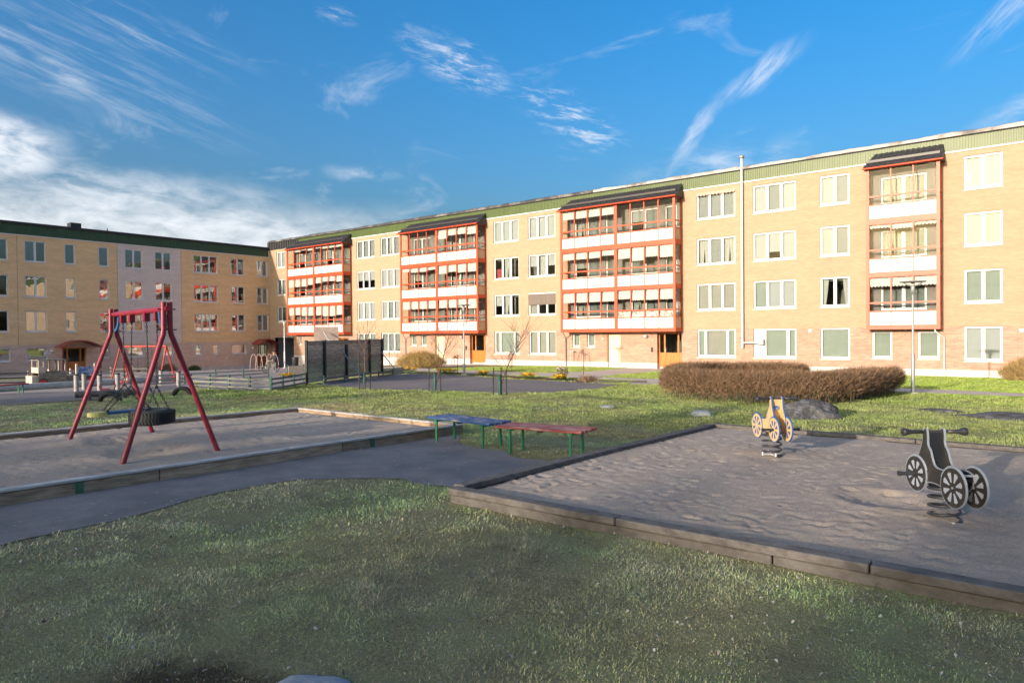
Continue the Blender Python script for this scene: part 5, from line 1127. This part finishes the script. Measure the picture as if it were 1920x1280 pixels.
fence('low green-posted rail fence behind, leading toward the cyclist', [(-26.2,11.6),(-28.4,17.9)], .48, 3, M['f_green'], M['f_pale'], 1.6)
fence('low rail fence running along the foot of the plank wall', [(-22.25,16.45),(-25.55,23.0),(-26.75,25.2)], .30, 2, M['f_green'], M['f_rail'], 1.7)
fence('pale rail fence behind the wooden toy lorry, left edge', [(-31.9,5.0),(-31.6,9.4)], .52, 3, M['f_pale'], M['f_rail'], 1.45)
fence('pale rail fence below the first arched canopy', [(-33.2,10.6),(-33.9,13.3),(-33.4,15.0)], .52, 3, M['f_pale'], M['f_pale'], 1.1)
gt = thing('gate', 'pale boarded gate panel standing by the yellow flowers', 'gate', (-28.9,19.3,z1(-28.9,19.3)), math.atan2(.75,.1))
for k in range(4): MB().box(0,.82,-.015,.015,.04+k*.125,.155+k*.125).build('board', M['f_pale'], gt)
for x in (0,.82): MB().box(x-.035,x+.035,.016,.07,-.1,.60).build('post', M['f_green'], gt)
rb_ = thing('planter_box', 'long dark timber planter box right of the plank wall', 'planter', (-26.9,23.5,z1(-26.9,23.5)), math.atan2(1.7,-.3))
for k in range(2): MB().box(0,1.75,-.03,.03,.0+k*.16,.15+k*.16).build('board', M['plank_g'], rb_)
MB().box(0,1.75,.031,.7,.0,.26).build('soil', M['soil'], rb_)

# ------------------------------------------------------------------ far playground on the left
M['truck_wood'] = mat('weathered_play_wood', (.22,.185,.14), .9, .35, 3, .004, 30, stretch=(2,2,6), object_random=.2)
M['truck_pale'] = mat('pale_sunlit_play_wood', (.50,.43,.34), .9, .2, 3, .003, 30, stretch=(2,2,6), object_random=.12)  # paler play wood; sunlight on lorry front and posts put into the colour
M['red_paint'] = mat('red_play_paint', (.42,.045,.04), .55, .15, 5)
TRK = thing('toy_lorry', 'wooden play lorry with red wheels in front of the first entrance', 'play lorry', (-29.45,9.45,z1(-29.45,9.45)), R(94)); TRK.scale = (.70,.70,.70)
# local x runs to the right of the picture, y away from the viewer
MB().box(-1.0,-.70,-.38,.38,.12,.62).build('bonnet', M['truck_pale'], TRK)
for k in range(4): MB().box(-.70,.62,-.42,-.38,.12+k*.16,.27+k*.16).build('side_plank', M['truck_wood'], TRK); MB().box(-.70,.62,.38,.42,.12+k*.16,.27+k*.16).build('side_plank', M['truck_wood'], TRK)
MB().box(-.72,-.40,-.43,.43,.76,1.05).box(-.68,-.44,-.432,.432,.77,.79).build('cab_front', M['truck_pale'], TRK)
for x, m in ((-.68,'truck_pale'),(-.44,'truck_pale'),(.12,'truck_wood'),(.58,'truck_pale')):
    for y in (-.38,.38): MB().box(x-.03,x+.03,y-.03,y+.03,.76,1.42).build('cab_post', M[m], TRK)
MB().box(-.75,.66,-.45,.45,1.42,1.46).build('cab_roof', M['truck_wood'], TRK); MB().box(-.40,.62,-.40,.40,.77,.81).build('cab_deck', M['truck_wood'], TRK)
MB().box(.62,1.95,-.40,.40,.22,.52).build('load_bed', M['truck_wood'], TRK)
for x in (-.52, 1.75):
    for y in (-.46,.46): w = MB().tube([(x,y-.05,.22),(x,y+.05,.22)], .20, 20).build('wheel', M['red_paint'], TRK); MB().tube([(x+.21*math.cos(q*.32),y,.22+.21*math.sin(q*.32)) for q in range(21)], .035, 6, cap=False).build('tyre', M['rubber'], w)
def log_rail(label, a, b, rad, z, m): tag(MB().tube([(a[0],a[1],z1(*a)+z),(b[0],b[1],z1(*b)+z)], rad, 12).build('balance_log', m), label, 'log')
log_rail('long balance log lying below the toy lorry', (-26.9,5.2), (-28.6,11.6), .13, .10, M['truck_pale'])
log_rail('balance log continuing right, behind the swing legs', (-28.7,11.8), (-29.8,14.3), .13, .10, M['truck_pale'])
M['bollard'] = mat('weathered_bollard_wood', (.34,.32,.30), .85, .25, 6, stretch=(3,3,8))
for k, (x, y, lb) in enumerate([(-25.32,8.87,'pale bollard post under the blue sign'),(-26.25,9.44,'slim pale bollard post right of the blue sign'),(-24.45,9.25,'pale bollard post between the swing legs'),(-25.05,10.04,'pale bollard post nearest the half-buried tyre'),(-26.91,12.35,'pale bollard post by the second red swing'),(-25.0,12.1,'dark-capped bollard post at the fence corner')]):
    p_ = thing('bollard', lb, 'bollard', (x,y,z1(x,y)), 0, 'bollard posts along the gravel'); MB().tube([(0,0,-.1),(0,0,.56)], .07, 12).build('post', M['bollard'], p_); MB().tube([(0,0,.56),(0,0,.60)], .08, 12).build('cap', M['stake'], p_)
sg = thing('sign', 'small blue notice sign on posts behind the bollards', 'sign', (-31.2,11.3,z1(-31.2,11.3)), R(100)); M['sign_blue'] = mat('blue_sign_face', (.05,.16,.38), .4, scale=5, alt=(.40,.50,.62), lo=.46, hi=.58)
MB().box(-.31,.31,-.02,.0,.33,.68).build('panel', M['sign_blue'], sg)
for x in (-.37,.37): MB().box(x-.04,x+.04,-.03,.03,-.1,.80).build('post', M['truck_pale'], sg)
b2 = thing('low_bench', 'low red bench with green hoop legs at the left edge', 'bench', (-25.85,7.1,z1(-25.85,7.1)), R(112))
MB().box(-.95,.65,-.10,.10,.28,.32).build('seat', M['red_paint'], b2)
for x in (-.40,.45): MB().tube([(x,-.09,-.05),(x,-.09,.28),(x,.09,.28),(x,.09,-.05)], .022, 8).build('leg', M['bench_green'], b2)
for lb, x, y, rz in [('half-buried tyre on the lawn left of the swings',-20.5,8.0,R(50)),('half-buried tyre on the lawn right of the swings',-21.05,10.3,R(45))]:
    t = thing('buried_tyre', lb, 'tyre', (x,y,z1(x,y)), rz, 'half-buried tyres'); mb = MB(); n, m_ = 18, 10; vs = []
    for i in range(n+1):
        a = math.pi*(-.08+1.16*i/n)
        for k in range(m_): b = 2*math.pi*k/m_; rr = .255+.062*abs(math.cos(b))**.6*(1 if math.cos(b) > 0 else -1); vs.append((rr*math.cos(a), .10*abs(math.sin(b))**.6*(1 if math.sin(b) > 0 else -1), rr*math.sin(a)-.02))
    mb.add(vs, [(i*m_+k, (i+1)*m_+k, (i+1)*m_+(k+1) % m_, i*m_+(k+1) % m_) for i in range(n) for k in range(m_)], 0, True); mb.build('tyre', M['rubber'], t)
s2 = thing('swing_set', 'slim bright red swing frame in the far playground', 'swing frame', (-31.6,13.75,z1(-31.6,13.75)), R(28))
MB().tube([(-1.15,0,1.50),(1.15,0,1.50)], .045, 8).build('crossbeam', M['red_paint'], s2)
for x in (-1.15,1.15):
    for y in (-.55,.55): MB().tube([(x,0,1.50),(x*1.03,y,-.1)], .033, 8).build('leg', M['red_paint'], s2)
for x in (-.45,.25):
    t = thing('swing', 'black seat hanging %s in the slim red frame' % ('at left' if x < 0 else 'at right'), 'swing', (0,0,0), 0, 'seats of the far swing'); mw = Matrix.Translation(s2.location) @ Matrix.Rotation(R(28), 4, 'Z') @ Vector((x,0,0)); t.location = mw; t.rotation_euler = (0,0,R(28))
    for d in (-.17,.17): MB().tube([(d,0,1.46),(d,0,.42)], .008, 5).build('chain', M['chain'], t)
    MB().box(-.22,.22,-.12,.12,.36,.42).build('seat', M['rubber'], t)
def rocker(label, x, y, rz):
    t = thing('rocker', label, 'spring rider', (x,y,z1(x,y)), rz, 'red rockers'); MB().tube([(.07*math.cos(k*.6),.07*math.sin(k*.6),.01*k) for k in range(26)], .012, 5).build('spring', M['red_paint'], t)
    mb = MB()
    for y in (-.07,.07): mb.tube([(-.20,y,.27),(.18,y,.27),(.23,y,.40),(.18,y,.56)], .014, 6); mb.tube([(-.20,y,.27),(-.26,y,.42),(-.20,y,.48)], .014, 6)
    mb.build('body', M['red_paint'], t); MB().box(-.18,.06,-.09,.09,.30,.325).build('seat', M['red_paint'], t); MB().tube([(.18,-.14,.55),(.18,.14,.55)], .012, 6).build('handle', M['red_paint'], t); t.scale = (.85,.85,.85)
rocker('red spring rocker beside the left half-buried tyre', -22.0, 8.55, R(60)); rocker('red spring rocker left of the far swing post', -26.0, 10.6, R(20)); rocker('red spring rocker near the green fence, left part', -29.2, 14.0, R(70)); rocker('red spring rocker near the green fence, right part', -27.6, 13.2, R(130))
tag(MB().tube([(-.8,0,.18),(.8,0,.18)], .09, 10).box(-.5,-.4,-.08,.08,-.1,.14).box(.4,.5,-.08,.08,-.1,.14).build('play_beam', M['timber_dark'], None, (-21.4,8.3,z1(-21.4,8.3)), R(75)), 'dark low beam behind the left half-buried tyre', 'beam')
# rail along the ochre block
rk = thing('rail', 'long low grey tube rail along the ochre wall', 'railing', (-61.4,34.2,z1(-61.4,34.2)), R(90))
for k in range(4): MB().tube([(-3.4+k*1.7,0,-.1),(-3.4+k*1.7,0,.34),(-1.85+k*1.7,0,.34),(-1.85+k*1.7,0,-.1)], .02, 6).build('hoop', M['steel'], rk)
# bicycle hoops, bin, cyclist
M['pink_steel'] = mat('pinkish_rack_steel', (.45,.30,.28), .5, .15, 6)
bk = thing('bicycle_rack', 'pink steel hoop rack in front of the blue-grey passage', 'rack', (-46.8,29.2,z1(-46.8,29.2)), R(38))
for k in range(5):
    x = -.75+k*.36; MB().tube([(x-.28*math.cos(q*math.pi/8)*1.0, .12*k-.2, max(0,1)*1.15*math.sin(q*math.pi/8)**.8) for q in range(9)], .022, 6).build('hoop', M['pink_steel'], bk)
bn = thing('bin', 'black litter bin beside the pale lamp post', 'bin', (-44.9,30.6,z1(-44.9,30.6))); MB().lathe([(0,0),(.22,0),(.24,.75),(.24,.80),(.2,.80),(.19,.2)], 14).build('body', M['dark_metal'], bn); MB().lathe([(.245,.72),(.26,.74),(.26,.80),(.245,.82)], 14).build('rim', M['dark_metal'], bn)
px_, py_ = -35.0, 22.5; pz_ = z1(px_, py_)+.012; RZ = R(-78)
# person (child) walking astride/behind a small pale bicycle; x = forward
J = {'pel':(0,0,.56),'chest':(.03,0,.84),'neck':(.05,0,.96),'head0':(.065,0,1.03),'head':(.075,0,1.12),'htop':(.07,0,1.19),
     'hl':(0,.075,.54),'kl':(.07,.09,.30),'al':(.0,.09,.055),'tl':(.13,.10,.03),'hr':(0,-.075,.54),'kr':(.02,-.09,.30),'ar':(-.09,-.09,.06),'tr':(.03,-.10,.03),
     'sl':(.03,.13,.90),'el':(.10,.19,.72),'wl':(.26,.17,.69),'sr':(.03,-.13,.90),'er':(.10,-.19,.72),'wr':(.26,-.17,.69)}
RD = {'pel':.095,'chest':.105,'neck':.045,'head0':.06,'head':.085,'htop':.062,'hl':.075,'kl':.052,'al':.036,'tl':.032,'hr':.075,'kr':.052,'ar':.036,'tr':.032,'sl':.055,'el':.042,'wl':.028,'sr':.055,'er':.042,'wr':.028}
ED = [('pel','chest'),('chest','neck'),('neck','head0'),('head0','head'),('head','htop'),('pel','hl'),('hl','kl'),('kl','al'),('al','tl'),('pel','hr'),('hr','kr'),('kr','ar'),('ar','tr'),('chest','sl'),('sl','el'),('el','wl'),('chest','sr'),('sr','er'),('er','wr')]
for sd, sg_ in (('l',1),('r',-1)):                       # palm and five fingers closed on the grip
    J['p'+sd] = (.30, sg_*.168, .688); RD['p'+sd] = .021; ED.append(('w'+sd, 'p'+sd))
    for k in range(5):
        y = sg_*(.168+(k-2)*.011); n1, n2 = 'f%s%d' % (sd, k), 'g%s%d' % (sd, k); th = k == 0
        J[n1] = (.325 if not th else .30, y-(sg_*.014 if th else 0), .694 if not th else .675); J[n2] = (.338-.003*abs(k-2) if not th else .318, y-(sg_*.012 if th else 0), .670 if not th else .664); RD[n1] = .0075; RD[n2] = .006; ED += [('p'+sd, n1), (n1, n2)]
names = list(J); me = bpy.data.meshes.new('person'); me.from_pydata([J[k] for k in names], [(names.index(a), names.index(b)) for a, b in ED], [])
po = bpy.data.objects.new('tmp', me); COL.objects.link(po); po.modifiers.new('skin', 'SKIN')
sv = me.skin_vertices[0].data
for i, k in enumerate(names): sv[i].radius = (RD[k], RD[k]); sv[i].use_root = (k == 'pel')
sb = po.modifiers.new('sub', 'SUBSURF'); sb.levels = 2; sb.render_levels = 2
dg = bpy.context.evaluated_depsgraph_get(); body = bpy.data.meshes.new_from_object(po.evaluated_get(dg)); bpy.data.objects.remove(po, do_unlink=True)
pm = [mat('skin', (.52,.30,.20), .6, .06, 8), mat('grey_trousers', (.20,.19,.18), .85, .1, 8), mat('black_jacket', (.018,.018,.022), .75, .2, 8), mat('pale_shoe', (.35,.34,.33), .7, .1, 8)]
body.materials.clear(); [body.materials.append(q) for q in pm]
for q in body.polygons:
    c_ = q.center; q.use_smooth = True
    q.material_index = 3 if c_.z < .075 else 1 if c_.z < .56 and abs(c_.y) < .16 and c_.x < .2 else 0 if (c_.z > .955 or c_.x > .245) else 2
PER = tag(ob('person', body, None, (px_,py_,pz_), RZ), 'person in black jacket and grey trousers pushing a pale bicycle', 'person')
mb = MB(); vs = []; nu, nv = 14, 7
for j in range(nv+1):
    ph = math.pi*.55*j/nv
    for i in range(nu): th = 2*math.pi*i/nu; vs.append((.062+.098*math.sin(ph)*math.cos(th)-.012, .092*math.sin(ph)*math.sin(th), 1.125+.095*math.cos(ph)+(.045 if math.cos(th) > .3 and j > 4 else 0)))
mb.add(vs, [(j*nu+i, (j+1)*nu+i, (j+1)*nu+(i+1) % nu, j*nu+(i+1) % nu) for j in range(nv) for i in range(nu)], 0, True); mb.build('hair', mat('brown_hair', (.07,.035,.02), .8, .2, 10), PER)
mb = MB()
for y in (-.03,.03): mb.lathe([(0,-.008),(.008,0),(0,.008)], 6, 0, (.157,y,1.125))
mb.build('eyes', M['dark_metal'], PER); MB().add([(.155,-.014,1.085),(.155,.014,1.085),(.178,0,1.09),(.158,0,1.125)], [(0,1,2),(0,2,3),(2,1,3)]).build('nose', pm[0], PER); MB().box(.150,.160,-.022,.022,1.058,1.066).build('mouth', mat('lips', (.35,.12,.10), .6), PER)
for y in (-.088,.088): MB().lathe([(0,-.026),(.012,-.015),(.014,.01),(0,.026)], 8, 0, (.075,y,1.11)).build('ear', pm[0], PER)
bc = thing('bicycle', 'small pale bicycle held by the person in the black jacket', 'bicycle', (px_+.30*math.cos(RZ)-.0, py_+.30*math.sin(RZ), pz_), RZ); M['bike'] = mat('pale_bike_paint', (.50,.52,.46), .4, .1, 6)
for x in (-.42,.45):
    w = MB().tube([(x+.20*math.cos(q*math.pi/14),0,.215+.20*math.sin(q*math.pi/14)) for q in range(29)], .016, 6, cap=False).build('wheel', M['rubber'], bc)
    mb = MB(); mb.tube([(x+.18*math.cos(q*math.pi/14),0,.215+.18*math.sin(q*math.pi/14)) for q in range(29)], .010, 5, cap=False)
    for q in range(8): a = q*math.pi/8; mb.tube([(x-.18*math.cos(a),0,.215-.18*math.sin(a)),(x+.18*math.cos(a),0,.215+.18*math.sin(a))], .003, 4)
    mb.build('rim', M['steel_light'], w)
mb = MB(); mb.tube([(-.42,0,.215),(-.12,0,.24),(.36,0,.50)], .016, 6); mb.tube([(-.12,0,.24),(-.20,0,.50)], .015, 6); mb.tube([(-.42,0,.215),(-.19,0,.46),(.34,0,.53)], .013, 6); mb.tube([(.45,0,.215),(.34,0,.55),(.32,0,.62)], .016, 6); mb.build('frame', M['bike'], bc)
MB().box(-.30,-.10,-.05,.05,.50,.54).build('saddle', M['dark_metal'], bc, bevel=.01); MB().tube([(.02,-.20,.675),(.06,-.16,.68),(.32,0,.62),(.06,.16,.68),(.02,.20,.675)], .011, 6).build('handlebar', M['steel'], bc)

# ------------------------------------------------------------------ grass
POLYS = [ASPH_P, COURT_P, PATH_P, BED_P, YARD_P, GRAV_P, LPATH_P]
BOXES = [(-13.5,-8.36,-2,9.27),(-5.01,5.2,5.17,12.48)]
cr, cu, cf = np.array(r), np.array(u), np.array(f)
def visible(X, Y, pad=1.12):
    d = X*cf[0]+Y*cf[1]; xx = X*cr[0]+Y*cr[1]; return (d > .5) & (np.abs(xx) < d*.7505*pad+.4)
GR = np.random.RandomState(99)
def blades(name, x0, x1, y0, y1, dens, hgt, wid, dmin, dmax, bend=True, ybright=None):
    n = int((x1-x0)*(y1-y0)*dens); X = GR.uniform(x0, x1, n); Y = GR.uniform(y0, y1, n); d = np.hypot(X, Y)
    k = visible(X, Y) & (d > dmin) & (d < dmax); X, Y = X[k], Y[k]
    for P_ in POLYS:
        k = ~inside(X+GR.normal(0, .03, len(X)), Y+GR.normal(0, .03, len(X)), P_); X, Y = X[k], Y[k]
    for a, b, c_, e in BOXES: k = ~((X > a) & (X < b) & (Y > c_) & (Y < e)); X, Y = X[k], Y[k]
    k = GR.uniform(0, 1, len(X)) > .85*damp(X, Y); X, Y = X[k], Y[k]
    bare = fbm(X*1.1, Y*1.1, 31, 4); k = GR.uniform(0, 1, len(X)) < np.clip(.35+(bare-.30)*3.2, .22, 1); X, Y, bare = X[k], Y[k], bare[k]
    n = len(X); Z = zt(X, Y)-.004; clump = fbm(X*2.3, Y*2.3, 17, 3); dry = fbm(X*.9+40, Y*.9, 23, 4); fine = GR.uniform(0, 1, n)
    H_ = hgt*(.25+1.5*clump)*GR.uniform(.5,1.35,n); a = GR.uniform(0, 2*np.pi, n); lean = np.clip(GR.normal(1.0 if bend else .45,.35,n), .05, 1.5)
    D = np.stack([np.cos(a)*np.sin(lean), np.sin(a)*np.sin(lean), np.cos(lean)], 1); b = a+np.pi/2+GR.normal(0,.5,n); S = np.stack([np.cos(b), np.sin(b), np.zeros(n)], 1)*(wid*GR.uniform(.6,1.4,n)/2)[:, None]
    B = np.stack([X, Y, Z], 1); G1, G2, OL, ST, MO = [np.array(q) for q in ((.36,.48,.18),(.34,.45,.24),(.50,.48,.25),(.50,.46,.33),(.27,.22,.12))]
    t = np.clip((dry-.36)*3.4, 0, 1)[:, None]; base = G1*(1-t)+OL*t; base = np.where((GR.uniform(0,1,n) < .22)[:, None], G2, base)
    pst = np.clip(.14+.5*(dry-.35)*2.2, .06, .5); base = np.where((fine < pst)[:, None], ST*GR.uniform(.6,1.15,(n,1)), base); base = np.where(((fine > .94) & (Y < 9))[:, None], MO, base)
    if ybright is not None:
        w = np.clip((Y-ybright[0])/(ybright[1]-ybright[0]), 0, 1)[:, None]; lu2 = np.clip((Y-20)/6, 0, 1)[:, None]; lush = (np.array((.175,.23,.050))*(1-lu2)+np.array((.24,.34,.030))*lu2)*GR.uniform(.8,1.2,(n,1)); base = base*(1-w*.7)+lush*w*.7
    wt = damp(X, Y)[:, None]; base = base*(1-wt*.75)+MO*.6*wt*.75; worn = np.clip((fbm(X*.55+9, Y*.55, 57, 4)-.50)*5, 0, 1)[:, None]*(Y < 12)[:, None]; base = base*(1-worn*.65)+np.array((.30,.25,.15))*worn*.65; cl2 = fbm(X*6.5, Y*6.5, 83, 2)[:, None]; Cc = base*(.55+.95*cl2)*(.8+.55*clump[:, None])*GR.uniform(.68,1.32,(n,1))
    if bend:
        mid = B+D*(H_*.55)[:, None]+np.array([0,0,.0]); tip = mid+(D*.75+np.array([0,0,-.35]))*(H_*.5)[:, None]
        V = np.stack([B-S, B+S, mid+S*.75, mid-S*.75, tip], 1).reshape(-1, 3); i = np.arange(n)*5; F = np.concatenate([np.stack([i, i+1, i+2], 1), np.stack([i, i+2, i+3], 1), np.stack([i+3, i+2, i+4], 1)]); Cc = np.repeat(Cc, 5, 0)
    else:
        tip = B+D*H_[:, None]; V = np.stack([B-S, B+S, tip], 1).reshape(-1, 3); F = np.arange(3*n).reshape(n, 3); Cc = np.repeat(Cc, 3, 0)
    o = ob(name, npmesh(name, V, F, M['grass'], Cc)); stuff(o); return n
M['grass'] = vcol_mat('grass_blade', .6, .22)
cnt = [blades('grass', -10, 1.6, -1.2, 9, 14000, .030, .0031, 0, 6.2), blades('grass', -16, 3.5, 0, 14, 4200, .038, .0058, 6.0, 12.5, True, (8.5,13)), blades('grass', -24, 6, 3, 27, 1500, .040, .015, 12.0, 22, False, (8,12)), blades('grass', -30, 12, 8, 39.7, 900, .055, .028, 21.5, 48, False, (8,12))]
print('blades', cnt)
# fallen leaves and straw on the near lawn
n = 9000; X = GR.uniform(-8, 1.5, n); Y = GR.uniform(0, 8, n); k = visible(X, Y) & (np.hypot(X, Y) < 7.5)
for P_ in POLYS[1:]: k &= ~inside(X, Y, P_)
k &= GR.uniform(0,1,n) > .93*inside(X, Y, ASPH_P)
for a, b, c_, e in BOXES: k &= ~((X > a) & (X < b) & (Y > c_) & (Y < e))
k &= GR.uniform(0,1,n) < np.clip((fbm(X*1.6, Y*1.6, 71, 3)-.30)*3, .1, 1)
X, Y = X[k], Y[k]; n = len(X); s_ = GR.uniform(.004,.0115,n); a = GR.uniform(0,6.28,n); b = GR.normal(0,.45,n); e1 = np.stack([np.cos(a)*np.cos(b), np.sin(a)*np.cos(b), np.sin(b)], 1); e2 = np.stack([-np.sin(a), np.cos(a), GR.normal(0,.45,n)], 1); P = np.stack([X, Y, zt(X, Y)+GR.uniform(.008,.030,n)], 1)
V = np.stack([P-e1*s_[:,None]*1.5, P-e2*s_[:,None]*.75+np.array([0,0,.005]), P+e1*s_[:,None]*1.5, P+e2*s_[:,None]*.75+np.array([0,0,.005])], 1).reshape(-1,3)
cc = np.array([(.36,.345,.32),(.26,.22,.18),(.42,.40,.375),(.17,.125,.085)])[GR.randint(0,4,n)]*GR.uniform(.7,1.25,(n,1))
stuff(ob('fallen_leaves', npmesh('fallen_leaves', V, np.arange(4*n).reshape(n,4), vcol_mat('dry_leaf', .75, .1), np.repeat(cc, 4, 0))))
